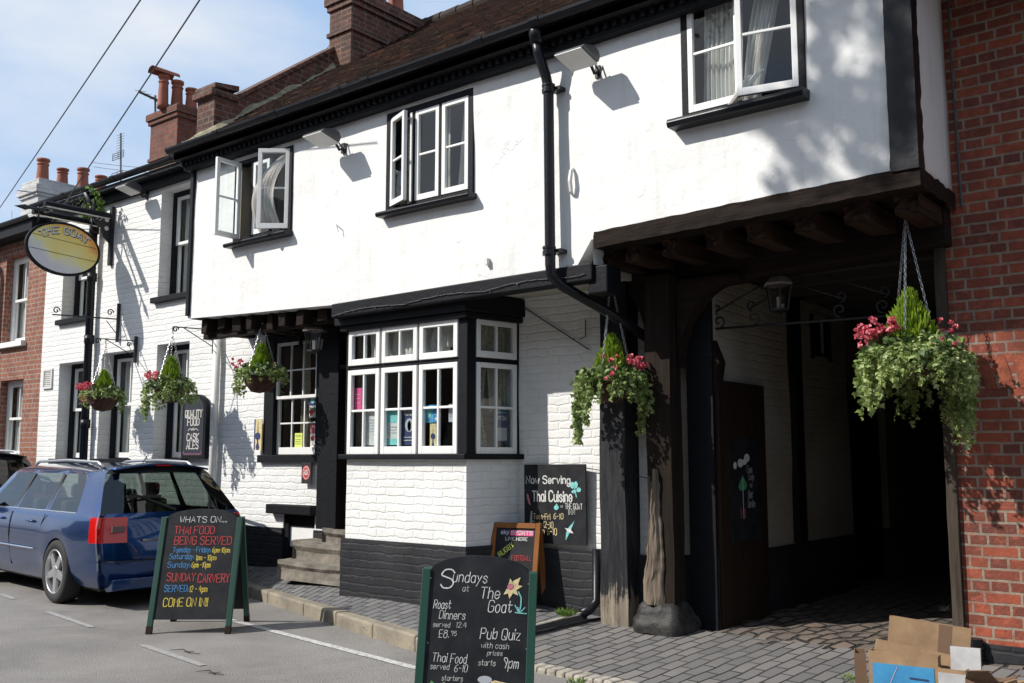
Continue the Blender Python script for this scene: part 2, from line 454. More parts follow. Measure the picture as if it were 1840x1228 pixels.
def oval(cx, cz, rx, rz, n=24, a0=0, a1=2 * pi): return [(cx + rx * cos(a0 + (a1 - a0) * k / n), cz + rz * sin(a0 + (a1 - a0) * k / n)) for k in range(n if a1 - a0 > 6.2 else n + 1)]
# ------------------------------------------------------------------ walls with openings
def wall(mb, x0, x1, z0, z1, holes, y, depth, step=.3, wob=0, M=None, bot=None):
    xs = sorted({x0, x1, *[h[0] for h in holes], *[h[1] for h in holes]}); zs = sorted({z0, z1, *[h[2] for h in holes], *[h[3] for h in holes]})
    def sub(a):
        o = []
        for p, q in zip(a, a[1:]):
            n = max(1, int((q - p) / step)); o += [p + (q - p) * k / n for k in range(n)]
        return o + [a[-1]]
    xs = [x for x in sub(xs) if x0 <= x <= x1]; zs = [z for z in sub(zs) if z0 <= z <= z1]
    idx = {}; vs = []; fs = []
    def V(i, j, yy=0):
        k = (i, j, yy)
        if k not in idx:
            x, z = xs[i], zs[j]
            if bot and j == 0 : z = bot(x)
            w = wob * noise.noise(Vector((x * .9, z * 1.1, 3.3))) + wob * .35 * noise.noise(Vector((x * 3, z * 3, 1)))
            idx[k] = len(vs); vs.append((x, y + w + (depth if yy else 0), z))
        return idx[k]
    def solid(i, j):
        if i < 0 or j < 0 or i >= len(xs) - 1 or j >= len(zs) - 1: return False
        cx, cz = (xs[i] + xs[i + 1]) / 2, (zs[j] + zs[j + 1]) / 2
        return not any(h[0] < cx < h[1] and h[2] < cz < h[3] for h in holes)
    for i in range(len(xs) - 1):
        for j in range(len(zs) - 1):
            if not solid(i, j): continue
            fs.append((V(i, j), V(i + 1, j), V(i + 1, j + 1), V(i, j + 1)))
            if not solid(i - 1, j): fs.append((V(i, j), V(i, j + 1), V(i, j + 1, 1), V(i, j, 1)))
            if not solid(i + 1, j): fs.append((V(i + 1, j), V(i + 1, j, 1), V(i + 1, j + 1, 1), V(i + 1, j + 1)))
            if not solid(i, j - 1): fs.append((V(i, j), V(i, j, 1), V(i + 1, j, 1), V(i + 1, j)))
            if not solid(i, j + 1): fs.append((V(i, j + 1), V(i + 1, j + 1), V(i + 1, j + 1, 1), V(i, j + 1, 1)))
    mb.add(vs, fs, M)
def room(x0, x1, y0, y1, z0, z1, parent, mt='dark', name='room'):
    mb = MB(); mb.box(x0, x1, y0, y1, z0, z1)
    mb.f = [f for k, f in enumerate(mb.f) if k != 2]      # open towards the window
    return mb.build(name, M[mt], parent)
def sash(mb, gl, M, x0, x1, z0, z1, nc, nr, y=0, w=.045, t=.04, b=.02, wb=None, rows=None):
    mb.ring(x0, x1, z0, z1, w, y, y + t, M, wb)
    wb = wb or w; zz0, zz1, xx0, xx1 = z0 + wb, z1 - w, x0 + w, x1 - w
    for k in range(1, nc):
        x = xx0 + (xx1 - xx0) * k / nc; mb.box(x - b / 2, x + b / 2, y + .006, y + t - .006, zz0, zz1, M)
    for k in range(1, nr):
        z = zz0 + (zz1 - zz0) * k / nr
        for c in range(nc):
            a = xx0 + (xx1 - xx0) * c / nc + (b / 2 if c else 0); e = xx0 + (xx1 - xx0) * (c + 1) / nc - (b / 2 if c < nc - 1 else 0)
            mb.box(a, e, y + .008, y + t - .008, z - b / 2, z + b / 2, M)
    for c in range(nc):
        for r in range(nr):
            xa = xx0 + (xx1 - xx0) * c / nc; xb = xx0 + (xx1 - xx0) * (c + 1) / nc; za = zz0 + (zz1 - zz0) * r / nr; zb = zz0 + (zz1 - zz0) * (r + 1) / nr
            j = ru(-.0012, .0012)
            gl.add([(xa + .003, y + t * .5 + j, za + .003), (xb - .003, y + t * .5, za + .003), (xb - .003, y + t * .5 - j, zb - .003), (xa + .003, y + t * .5, zb - .003)], [(0, 1, 2, 3)], M)
def casement(parent, M, hx, w, z0, z1, ang, hinge='l', nr=2, nc=1, name='casement'):
    mb, gl = MB(), MB()
    m = M @ T((hx, 0, 0)) @ Rz(-ang if hinge == 'l' else ang)
    a, b = (0, w) if hinge == 'l' else (-w, 0)
    sash(mb, gl, m, a, b, z0, z1, nc, nr, 0, .042, .036, .02, .055)
    o = mb.build(name, MT['white'], parent, bev=.003); gl.build('pane', MT['glass'], parent)
    return o
def curtain(parent, mt, f0, f1, z0, z1, y, folds=7, amp=.03, nu=60, nv=24, bulge=None, M=None, name='curtain'):
    # f0(t), f1(t): left and right edges at height t (0 bottom, 1 top)
    ph = ru(0, 6); mb = MB()
    def fn(u, v):
        a, b = f0(v), f1(v); x = a + (b - a) * u
        yy = y + amp * sin(u * folds * 2 * pi + ph + .6 * sin(v * 5)) * (.6 + .4 * (1 - v)) + amp * .4 * sin(u * folds * 5.3 + v * 2)
        if bulge: dx, dy = bulge(u, v); x += dx; yy += dy
        return (x, yy, z0 + (z1 - z0) * v + (.008 * sin(u * 19) if v < .01 else 0))
    mb.grid(fn, nu, nv, M); return mb.build(name, MT[mt], parent, smooth=True)
MT = M
PART = {}
# ================================================================== THE PUB (jettied range)
YU, YL, YB, YR = 6.3, 7.05, 6.45, 7.1
pub = thing('timber_framed_pub', (-6, 7, .2), 'white plastered pub with jettied upper floor, tiled roof and cart passage', 'building')
def zb(x): return 3.07 + (x + 9.85) * (-.09 / 2.5) if x < -7.3 else (2.98 + (x + 7.3) * .01 if x < -4.24 else 3.23 + (x + 4.24) * .028)
HA, HC, HD = (-9.02, -8.05, 3.84, 4.72), (-6.57, -5.53, 3.8, 4.73), (-3.40, -2.49, 3.99, 4.93)
mb = MB()
wall(mb, -9.85, -4.24, 3.0, 5.1, [HA, HC], YU, .16, .16, .018, bot=zb)
wall(mb, -4.24, -1.78, 3.24, 5.1, [HD], YU, .16, .16, .016, bot=zb)
for x in (-9.85,): mb.add([(x, YU, 3.07), (x, YL + .5, 3.07), (x, YL + .5, 5.1), (x, YU, 5.1)], [(0, 1, 2, 3)])
mb.add([(-4.24, YU, 2.9), (-4.24, 6.6, 2.9), (-4.24, 6.6, 3.24), (-4.24, YU, 3.24)], [(0, 1, 2, 3)])
mb.build('upper_wall', M['plaster'], pub, smooth=False)
mb = MB(); wall(mb, YU - 7.2, YR - 7.2, 3.27, 6.2, [], 0, .05, .12, .012, M=T((-1.76, 7.2, 0)) @ Rz(pi / 2)); mb.build('end_wall', M['plaster'], pub, smooth=True)
mb = MB(); mb.box(-9.86, -9.8, YU - .03, YU + .03, 3.1, 4.95); mb.jit(.008, 4); mb.build('corner_board', M['black'], pub, bev=.006)
mb = MB(); mb.grid(lambda u, v: (-1.915 + .175 * u + .0 * v, YU - .035 + .01 * noise.noise(Vector((u * 4, v * 10, 5))), 3.30 + 2 * v), 3, 60)
mb.grid(lambda u, v: (-1.74 + .012 * noise.noise(Vector((u * 3, v * 20, 2))), YU - .035 + .13 * u, 3.30 + 2 * v), 2, 60)
mb.grid(lambda u, v: (-1.915 + .012 * noise.noise(Vector((v * 20, 9, 2))), YU + .03 - .065 * u, 3.30 + 2 * v), 2, 60)
mb.build('corner_post', M['gloss'], pub, smooth=True)
# jetty: bressumer, fascia and joists
mb = MB()
def jb(u, v, x0, x1, y, h, o): x = x0 + (x1 - x0) * u; return (x, y + o * 0, zb(x) - h + h * v)
mb.grid(lambda u, v: (-4.22 + 2.48 * u, YU - .02 + .008 * noise.noise(Vector((u * 24, v * 2, 1))), zb(-4.2 + 2.4 * u) - .11 + .13 * v + .007 * noise.noise(Vector((u * 20, v, 7)))), 60, 3)
mb.grid(lambda u, v: (-4.22 + 2.48 * u, YU - .02 + .2 * v, zb(-4.2 + 2.4 * u) - .11 + .012 * noise.noise(Vector((u * 20, 0, 7)))), 60, 2)
mb.grid(lambda u, v: (-1.74, YU - .02 + .82 * u, zb(-1.8) - .11 + .12 * v + .02 * noise.noise(Vector((u * 9, v, 3)))), 20, 2)
mb.build('bressumer', M['beam'], pub)
mb = MB(); mb.box(-7.33, -4.24, YU - .025, YU + .12, 2.845, 2.985); mb.box(-4.3, -4.12, YU + .01, YU + .22, 2.74, 2.96)
mb.v = [p + Vector((0, 0, (p.x + 7.33) * .008)) for p in mb.v]; mb.build('fascia_beam', M['black'], pub, bev=.012)
JX = [(-4.19, 6.45, .10), (-3.96, 6.44, .12), (-3.63, 6.44, .12), (-3.26, 6.44, .14), (-2.93, 6.44, .14), (-2.56, 6.44, .155), (-2.2, 6.43, .17), (-1.88, 6.44, .15)]
for k, (x, y, w) in enumerate(JX):
    mb = MB(); z = zb(x) - .10
    mb.grid(lambda u, v: (x - w / 2 + w * u + .006 * ru(-1, 1), y + .02 * ru(-1, 1), z - .135 + .14 * v), 4, 4)
    for s in (0, 1): mb.add([(x - w / 2 + w * s, y, z - .135), (x - w / 2 + w * s, YR + .9, z - .11), (x - w / 2 + w * s, YR + .9, z), (x - w / 2 + w * s, y, z)], [(0, 1, 2, 3)])
    mb.add([(x - w / 2, y, z - .135), (x + w / 2, y, z - .135), (x + w / 2, YR + .9, z - .11), (x - w / 2, YR + .9, z - .11)], [(0, 1, 2, 3)])
    mb.build('joist', M['joist'], pub)
for k in range(9):
    x = -9.72 + k * .29; mb = MB(); z = zb(x) - .02
    w_ = ru(.1, .17); mb.box(x, x + w_, YU + ru(.05, .12), YL + .02, z - ru(.1, .16), z + .01); mb.jit(.03, 6); mb.build('joist', M['beam'], pub, bev=.01)
mb = MB(); mb.box(-9.8, -7.3, YU + .18, YU + .3, 2.84, 2.93); mb.jit(.02, 3); mb.build('jetty_plate', M['beam'], pub, bev=.01)
mb = MB(); mb.box(-7.35, -4.26, YU + .1, YL + .2, 2.95, 3.02); mb.build('soffit', M['soffit'], pub)
mb = MB(); mb.box(-9.8, -7.35, YU + .02, YL + .2, 3.06, 3.12); mb.build('soffit', M['joist'], pub)
mb = MB(); mb.box(-4.24, -1.76, YU + .14, YR + .9, 3.24, 3.3); mb.build('soffit', M['joist'], pub)
# lower walls
HW1, HDR, HAT = (-9.33, -8.62, 1.48, 2.88), (-8.36, -7.42, .72, 2.7), (-8.95, -8.5, .36, .86)
mb = MB(); wall(mb, -10.55, -7.25, .7, 3.1, [(-9.33, -8.42, 1.48, 2.88), (-8.2, -7.42, .7, 2.85), (-8.98, -8.44, .7, .87)], YL, .25, .2, .02); mb.build('lower_wall', M['wbrick'], pub)
mb = MB(); wall(mb, -10.9, -7.25, .05, .7, [(-8.98, -8.44, .05, .7), (-8.3, -7.42, .05, .7)], YL - .02, .25, .2, .02); mb.box(-8.3, -7.42, YL - .02, YL + .3, .05, .7)
mb.build('plinth', M['kbrick'], pub)
mb = MB(); wall(mb, -5.75, -4.12, .68, 2.95, [], YL, .25, .2, .02); mb.build('lower_wall', M['wbrick'], pub)
mb = MB(); wall(mb, -5.75, -4.12, .05, .685, [], YL - .035, .25, .15, .035); mb.build('plinth', M['kbrick'], pub)
# bay
mb = MB(); wall(mb, -7.25, -5.7, .71, 1.47, [], YB, .2, .2, .015); wall(mb, 0, .62, .71, 1.47, [], 0, .2, .2, .01, T((-5.7, YB, 0)) @ Rz(radians(79)))
mb.add([(-7.25, YB, .71), (-7.25, YL, .71), (-7.25, YL, 1.47), (-7.25, YB, 1.47)], [(0, 1, 2, 3)]); mb.build('bay_wall', M['wbrick'], pub)
mb = MB(); wall(mb, -7.28, -5.68, .1, .713, [], YB - .025, .2, .2, .03); wall(mb, 0, .62, .1, .713, [], 0, .2, .2, .02, T((-5.675, YB - .025, 0)) @ Rz(radians(79)))
mb.add([(-7.28, YB - .02, .1), (-7.28, YL, .1), (-7.28, YL, .713), (-7.28, YB - .02, .713)], [(0, 1, 2, 3)]); mb.build('bay_plinth', M['kbrick'], pub)
BM = T((-5.7, YB, 0)) @ Rz(radians(79))
sm = MB(); sm.prism([(-7.32, YB - .06), (-5.67, YB - .06), (-5.52, YL + .02), (-7.32, YL + .02)], 1.466, 1.515, 'z'); sm.build('bay_sill', M['black'], pub, bev=.008)
cm = MB(); cm.prism([(-7.38, YB - .09), (-5.64, YB - .09), (-5.5, YL + .02), (-7.38, YL + .02)], 2.775, 2.94, 'z'); cm.prism([(-7.34, YB - .05), (-5.67, YB - .05), (-5.53, YL), (-7.34, YL)], 2.72, 2.775, 'z')
cm.build('bay_cornice', M['black'], pub, bev=.01)
bay = MB()
XS = [-7.265, -6.795, -6.295, -5.79]
bay.box(-7.29, -7.25, YB, YB + .1, 1.515, 2.72); bay.box(-5.80, -5.70, YB, YB + .1, 1.515, 2.72)
for x in XS[1:3]: bay.box(x - .012, x + .012, YB + .01, YB + .08, 1.515, 2.72)
for a, b in zip(XS, XS[1:]): bay.box(a + .013, b - .013, YB + .01, YB + .08, 2.335, 2.375)
bay.box(.1, .58, .01, .08, 2.335, 2.375, BM); bay.box(.0, .10, -.003, .09, 1.515, 2.72, BM); bay.box(.58, .63, -.003, .09, 1.515, 2.72, BM)
bayw = bay.build('bay_window', M['black'], pub, bev=.003)
for a, b in zip(XS, XS[1:]):
    for z0, z1, nr in ((1.515, 2.332, 2), (2.378, 2.72, 1)):
        mb, gl = MB(), MB(); sash(mb, gl, I4, a + .015, b - .015, z0, z1, 2, nr, YB - .012, .05, .045, .022, .07 if nr == 2 else .06)
        mb.build('sash', M['white'], bayw, bev=.004); gl.build('pane', M['glass'], bayw)
for z0, z1, nr in ((1.515, 2.332, 2), (2.378, 2.72, 1)):
    mb, gl = MB(), MB(); sash(mb, gl, BM, .105, .575, z0, z1, 2, nr, -.012, .045, .045, .022, .06)
    mb.build('sash', M['white'], bayw, bev=.004); gl.build('pane', M['glass'], bayw)
room(-7.27, -5.80, YB + .09, 9.2, .9, 2.75, pub); 
# bay interior finishes
mb = MB(); mb.box(-7.262, -7.23, YB + .12, YL + .3, 1.5, 2.72); mb.build('reveal', M['room'], bayw)
mb = MB(); mb.box(-7.25, -5.75, YB + .1, YL + .1, 1.42, 1.5); mb.box(-7.2, -5.8, 7.9, 8.0, .9, 2.2); mb.build('window_seat', M['browndoor'], bayw)
for a, b, z in ((-7.1, -6.5, 2.42), (-6.62, -6.05, 2.45), (-6.1, -5.78, 2.5)):
    curtain(bayw, 'curtain', lambda t: a, lambda t: b, z, 2.73, YB + .15, 5, .03)
curtain(bayw, 'drape', lambda t: .12 + .05 * (1 - t), lambda t: .12 + .16 + .2 * t * t, 1.95, 2.72, .12, 5, .02, M=BM)
curtain(bayw, 'drape', lambda t: .2 - .1 * t, lambda t: .34 - .08 * t, 1.52, 1.95, .12, 4, .02, M=BM)
curtain(bayw, 'drape', lambda t: .36 - .06 * t, lambda t: .56, 1.9, 2.72, .13, 5, .02, M=BM)
# casement windows of the upper floor
def frame(x0, x1, z0, z1, y, w=.05, mull=(), head=0):
    mb = MB(); mb.ring(x0, x1, z0, z1, w, y - .012, y + .09)
    for m in mull: mb.box(m - .02, m + .02, y - .008, y + .08, z0 + w, z1 - w)
    o = mb.build('window', M['black'], pub, bev=.004); return o
def sill(win, x0, x1, z, y, d=.1, h=.055): 
    mb = MB(); n = 12
    mb.prism([(y - d, z - h), (y - d - .012, z - h * .5), (y - d, z - .01), (y + .05, z + .004), (y + .05, z - h)], x0, x1, 'x'); mb.jit(.004, 6); mb.build('sill', M['gloss'], win, smooth=False, bev=.006)
x0, x1, z0, z1 = HC; w = frame(x0 - .03, x1 + .03, z0 - .02, z1 + .03, YU, .05, (-6.24, -5.90)); sill(w, x0 - .07, x1 + .06, z0 - .01, YU)
y = T((0, YU - .012, 0))
casement(w, y, -6.545, .30, 3.84, 4.70, radians(20), 'l'); casement(w, y, -6.215, .30, 3.84, 4.70, 0); casement(w, y, -5.878, .32, 3.84, 4.70, 0)
mb = MB(); mb.box(-6.275, -6.25, YU - .02, YU + .05, 3.84, 4.7); mb.build('jamb', M['white'], w)
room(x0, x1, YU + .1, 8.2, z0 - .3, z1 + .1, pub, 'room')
curtain(w, 'curtain', lambda t: -6.14 + .04 * t, lambda t: -5.93, 3.82, 4.72, YU + .16, 3, .02); curtain(w, 'curtain', lambda t: -5.82 + .06 * t, lambda t: -5.56, 3.82, 4.72, YU + .16, 3, .02)
curtain(w, 'drape', lambda t: -6.52, lambda t: -6.4, 3.82, 4.72, YU + .2, 3, .02)
x0, x1, z0, z1 = HA; w = frame(x0 - .0, x1 + .03, z0 - .02, z1 + .03, YU, .05, (-8.70, -8.38)); sill(w, x0 - .04, x1 + .05, z0 - .01, YU)
casement(w, y, -8.93, .32, 3.86, 4.72, radians(88), 'l'); casement(w, y, -8.68, .28, 3.88, 4.69, 0); casement(w, y, -8.06, .33, 3.86, 4.72, radians(40), 'r')
mb = MB(); mb.box(-8.97, -8.93, YU + .02, YU + .14, 3.86, 4.7); mb.build('jamb', M['room'], w)
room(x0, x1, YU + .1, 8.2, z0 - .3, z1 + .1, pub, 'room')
curtain(w, 'curtain', lambda t: -8.45 + .28 * t - .1 * (1 - t), lambda t: -8.1 - .1 * (1 - t), 3.82, 4.74, YU + .1, 7, .03, bulge=lambda u, v: (-.05 * (1 - v) * sin(v * pi), -.30 * sin(pi * min(1, (1 - v) * 1.0)) ** .8 * (1 - .3 * u)))
curtain(w, 'curtain', lambda t: -8.82 - .0 * t, lambda t: -8.74, 3.86, 4.7, YU + .18, 3, .02); curtain(w, 'drape', lambda t: -8.95, lambda t: -8.9 + .03 * t, 3.86, 4.7, YU + .2, 2, .02)
x0, x1, z0, z1 = HD; w = frame(x0 - .02, x1 + .03, z0 - .02, z1 + .03, YU, .055, ()); sill(w, x0 - .09, x1 + .05, z0 - .0, YU, .12, .075)
casement(w, y, -3.365, .42, 4.03, 4.92, 0); casement(w, y, -2.51, .43, 4.03, 4.92, radians(13), 'r')
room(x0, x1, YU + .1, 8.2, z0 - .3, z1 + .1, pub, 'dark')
curtain(w, 'curtain', lambda t: -3.3 + .02 * t, lambda t: -2.98 + .02 * t, 4.03, 4.9, YU + .12, 9, .022)
curtain(w, 'curtain', lambda t: -2.97 + .12 * t ** 2, lambda t: -2.86 + .2 * t, 4.03, 4.9, YU + .1, 6, .025, bulge=lambda u, v: (0, -.0))
mb = MB()
mb.grid(lambda u, v: (-3.08 + .03 * u + .16 * v + .14 * u * v, YU - .06 + .02 * sin(u * 15) + .03 * v, 3.93 + .24 * v + .05 * u * v), 14, 10); mb.build('curtain', M['curtain'], w, smooth=True)
# ground floor sash window beside the door
w = MB(); w.box(-9.35, -9.17, YL - .03, YL + .12, 1.44, 2.9); w.box(-9.17, -8.25, YL - .025, YL + .12, 2.80, 2.9); w.box(-9.42, -8.25, YL - .05, YL + .12, 1.43, 1.515); w = w.build('window', M['black'], pub, bev=.005)
for z0, z1, yy in ((1.52, 2.18, YL + .03), (2.15, 2.8, YL + .0)):
    mb, gl = MB(), MB(); sash(mb, gl, I4, -9.17, -8.44, z0, z1, 3, 2, yy, .035, .035, .018, .08 if z0 < 2 else .035); mb.build('sash', M['white'], w, bev=.003); gl.build('pane', M['glass'], w)
room(-9.2, -8.4, YL + .1, 8.8, 1.2, 2.95, pub)
curtain(w, 'drape', lambda t: -8.95, lambda t: -8.8, 1.5, 2.8, YL + .2, 4, .02)
# door case and door
mb = MB(); mb.box(-8.25, -7.93, YL - .14, YL + .1, .73, 2.95); mb.box(-7.93, -7.44, YL - .13, YL + .1, 2.42, 2.47); mb.box(-7.93, -7.44, YL - .1, YL + .12, 2.75, 2.95); mb.box(-8.44, -8.25, YL - .02, YL + .1, 1.5, 2.95); mb.box(-7.44, -7.36, YL - .13, YL + .1, .73, 2.95)
dc = mb.build('door_case', M['black'], pub, bev=.008)
mb = MB(); mb.box(-7.93, -7.44, YL + .02, YL + .03, 2.47, 2.75); mb.build('fanlight', M['glass'], dc)
mb = MB(); mb.box(-7.93, -7.88, YL + .12, YL + .75, .75, 2.42); mb.build('door', M['black'], pub, bev=.005)
mb = MB(); mb.ring(-7.44 - .62, -7.44, .76, 2.4, .1, YL + .16, YL + .2); mb.box(-8.0, -7.5, YL + .17, YL + .19, .86, 1.55); inner = mb.build('door', M['pine'], pub, label='orange varnished inner door with glazed upper half')
mb = MB(); mb.box(-7.98, -7.54, YL + .175, YL + .185, 1.55, 2.32); mb.build('pane', M['glass'], inner)
mb = MB(); mb.box(-8.6, -7.3, YL + .3, 8.6, .7, .74); mb.build('floor', M['dark'], pub); room(-8.5, -7.36, YL + .1, 8.8, .7, 3.0, pub)
# cellar hatch
mb = MB(); mb.box(-9.18, -8.4, YL - .09, YL + .1, .86, .965); mb.build('hatch_lintel', M['black'], pub, bev=.01)
mb = MB(); mb.box(-8.98, -8.9, YL + .02, YL + .1, .2, .86); mb.box(-8.9, -8.44, YL + .04, YL + .1, .72, .86); mb.box(-8.98, -8.44, YL + .13, YL + .16, .1, .86); h = mb.build('cellar_hatch', M['black'], pub)
mb = MB(); mb.box(-8.9, -8.46, YL + .05, YL + .11, .5, .8); mb.build('hatch_board', M['white'], h)
# gutter, cornice, roof
mb = MB(); mb.box(-9.9, 0, 6.2, 6.31, 4.8, 4.98); mb.build('fascia', M['black'], pub, bev=.01)
mb = MB(); mb.box(-9.92, 0, 6.08, 6.2, 4.90, 5.02)
x = -9.9
while x < -.2: mb.box(x, x + .035, 6.165, 6.21, 4.845, 4.9); x += .085
mb.build('dentil_cornice', M['black'], pub)
def gutter(x0, x1, y, z, r, parent, joints, slope=0):
    mb = MB(); n = 9
    prof = [(r * cos(pi + pi * k / n), r * sin(pi + pi * k / n)) for k in range(n + 1)]
    inn = [((r - .008) * cos(pi + pi * k / n), (r - .008) * sin(pi + pi * k / n)) for k in range(n, -1, -1)]
    P = [(y + a, z + b) for a, b in prof + inn]
    mb.prism(P, x0, x1, 'x')
    o = mb.build('gutter', M['gloss'], parent, smooth=False)
    for x in joints:
        mb = MB(); mb.prism([(y + a * 1.13, z + .006 + b * 1.13) for a, b in prof + inn], x - .05, x + .05, 'x'); mb.build('gutter_joint', M['gloss'], o)
gutter(-9.97, 0, 6.05, 5.03, .062, pub, (-9.0, -8.0, -7.0, -6.6, -5.2, -4.6))
SL = .744; TH = atan(SL)
mb = MB(); mb.add([(-9.93, 6.08, 4.96), (0, 6.08, 4.96), (0, 9.95, 4.96 + 3.87 * SL), (-9.93, 9.95, 4.96 + 3.87 * SL), (-9.93, 6.08, 4.9), (0, 6.08, 4.9), (0, 9.95, 4.9 + 3.87 * SL), (-9.93, 9.95, 4.9 + 3.87 * SL)], [(0, 1, 2, 3), (7, 6, 5, 4), (0, 4, 5, 1), (3, 7, 4, 0)])
mb.add([(-9.93, 9.95, 7.8), (0, 9.95, 7.8), (0, 13.8, 4.96), (-9.93, 13.8, 4.96)], [(0, 1, 2, 3)]); roof = mb.build('roof', M['dbrick'], pub)
t = NT('clay_tiles'); inf = t.new('ShaderNodeAttribute', attribute_name='rnd'); n = t.noise(1.2, 5, .6); n3 = t.noise(26, 4, .7)
c = t.ramp(inf.outputs['Fac'], [(0, (.02, .012, .009)), (.4, (.06, .03, .02)), (.75, (.11, .048, .028)), (1, (.2, .085, .045))])
c = t.mix(t.ramp(n.outputs['Fac'], [(.4, 0), (.75, .75)]), c, (.05, .035, .026)); c = t.mix(t.ramp(n3.outputs['Fac'], [(.55, 0), (.75, .5)]), c, (.09, .075, .05)); t.col(c); t.rough(.9); t.bump(n3.outputs['Fac'], .8, .01); M['tile'] = t.m
mb = MB(); rnd = []; RM = T((-9.93, 6.05, 4.965)) @ Rx(TH); row = 0; s = 0.
while s < 4.88:
    x = -.08 * (row % 2) ; lift = .012 * noise.noise(Vector((s, 1, 1)))
    while x < 9.9:
        wv = .045 * noise.noise(Vector((x * .5, s * .6, 8))); xa, xb = max(x, 0), x + .158 + ru(-.004, .0)
        dz = ru(-.004, .006); ds = ru(-.008, .008); tw = ru(-.004, .004)
        mb.add([(xa, s + ds, .018 + wv + dz), (xb, s + ds, .018 + wv + dz + tw), (xb, s + .17, .004 + wv), (xa, s + .17, .004 + wv), (xa, s + ds, .032 + wv + dz), (xb, s + ds, .032 + wv + dz + tw), (xb, s + .17, .012 + wv), (xa, s + .17, .012 + wv)],
               [(3, 2, 1, 0), (4, 5, 6, 7), (0, 1, 5, 4), (1, 2, 6, 5), (3, 0, 4, 7)], RM)
        r = min(1, max(0, random.gauss(.42, .25))); rnd += [r] * 8; x += .163
    s += .1; row += 1
o = mb.build('roof_tiles', M['tile'], roof); a = o.data.attributes.new('rnd', 'FLOAT', 'POINT'); a.data.foreach_set('value', rnd)
mb = MB(); x = -9.9
while x < 0: mb.tube([(x, 9.95, 7.85), (x + .3, 9.95, 7.85 + .01)], .11, 10); x += .32
mb.build('ridge_tiles', M['tile'], roof)
mb = MB(); mb.grid(lambda u, v: (-9.97 + .16 * u, 6.2 + 3.75 * v, 5.02 + (.12 + .1 * noise.noise(Vector((v * 14, u, 2)))) * (1 - u) + 3.75 * SL * v + .03), 3, 90); mb.build('verge_mortar', M['mortar'], roof)
# parapet gable and chimney on the party wall
mb = MB(); P = [(6.62, 4.9), (6.62, 5.93), (6.93, 5.93), (6.95, 5.9), (8.62, 7.16), (8.62, 4.9)]
mb.prism(P, -10.32, -9.96, 'x'); mb.build('parapet', M['dbrick'], pub)
mb = MB()
for a, b in zip([(6.6, 5.95), (6.95, 5.9)], [(6.95, 6.0), (8.62, 7.16)]): mb.prism([(a[0], a[1]), (b[0], b[1]), (b[0], b[1] + .07), (a[0], a[1] + .07)], -10.36, -9.93, 'x')
mb.box(-10.36, -9.93, 6.56, 6.95, 5.86, 5.95); mb.build('parapet_coping', M['dbrick'], pub, bev=.01)
def pot(x, y, z, h, r, parent, cap=0, lean=0, mt='terra'):
    mb = MB(T((x, y, z)) @ Rx(lean)); mb.lathe([(r * 1.05, 0), (r * 1.02, h * .1), (r * .86, h * .72), (r * .86, h * .74), (r * .98, h * .76), (r * .98, h * .8), (r * .84, h * .82), (r * .84, h * .88), (r * 1.06, h * .91), (r * 1.06, h), (r * .8, h), (r * .75, h * .6)], 18)
    if cap: mb.add([(r * 1.3 * cos(pi * k / 8), y0, h + .0 + r * 1.1 * sin(pi * k / 8)) for y0 in (-.2, .2) for k in range(9)], [(k, k + 1, k + 10, k + 9) for k in range(8)])
    return mb.build('chimney_pot', M[mt], parent, smooth=True)
def stack(x0, x1, y0, y1, z0, z1, bands, parent, mt):
    mb = MB(); mb.box(x0, x1, y0, y1, z0, z1)
    for a, b, o in bands: mb.box(x0 - o, x1 + o, y0 - o, y1 + o, a, b)
    return mb.build('chimney', M[mt], parent, bev=.006)
c = stack(-10.05, -9.6, 8.46, 9.82, 5.5, 7.86, [(7.25, 7.31, .03), (7.62, 7.70, .03), (7.70, 7.862, .06)], pub, 'dbrick')
for yy in (8.75, 9.15, 9.5): pot(-9.82, yy, 7.86, .5, .12, c)
mb = MB(); mb.box(-9.62, -9.5, 8.46, 8.49, 7.72, 7.8); mb.jit(.02, 9); mb.build('flashing', M['lead'], c)
# downpipe
mb = MB(); mb.lathe([(.05, 0), (.065, .08), (.065, .13), (.05, .14)], 14, T((-4.64, 6.09, 4.86)))
mb.tube([(-4.64, 6.09, 4.88), (-4.635, 6.11, 4.78), (-4.61, 6.18, 4.6), (-4.6, 6.2, 4.5), (-4.59, 6.2, 3.02), (-4.585, 6.205, 2.94), (-4.54, 6.28, 2.86), (-4.3, 6.62, 2.65), (-4.12, 6.9, 2.46)], .043, 14); dp = mb.build('downpipe', M['gloss'], pub, smooth=True)
for z in (4.46, 3.1):
    mb = MB(); mb.lathe([(.056, 0), (.056, .03), (.05, .032), (.05, .05), (.056, .052), (.056, .07)], 14, T((-4.6, 6.2, z))); mb.box(-4.6, -4.5, 6.22, 6.31, z + .02, z + .05); mb.build('pipe_collar', M['gloss'], dp, smooth=False)
mb = MB(); mb.tube([(-4.66, 6.93, .72), (-4.66, 6.93, .3), (-4.69, 6.86, .23), (-4.72, 6.79, .2)], .04, 12); mb.build('downpipe', M['gloss'], pub, smooth=True)
# fairy light wire along the beam
mb = MB(); pts = []
for k in range(90):
    x = -7.3 + 3.0 * k / 89; pts.append((x, YU - .035, 2.86 + .05 * (x + 7.3) / 3 + .03 * abs(sin(k * .11)) + ru(-.004, .004)))
mb.tube(pts, .004, 5)
for p in pts[::3]: mb.tube([p, (p[0] + ru(-.01, .01), p[1] - .01, p[2] + ru(-.03, .03))], .004, 4)
tag(mb.build('fairy_lights', M['wire']), 'string of unlit fairy lights stapled along the black beam above the bay', 'fairy lights')
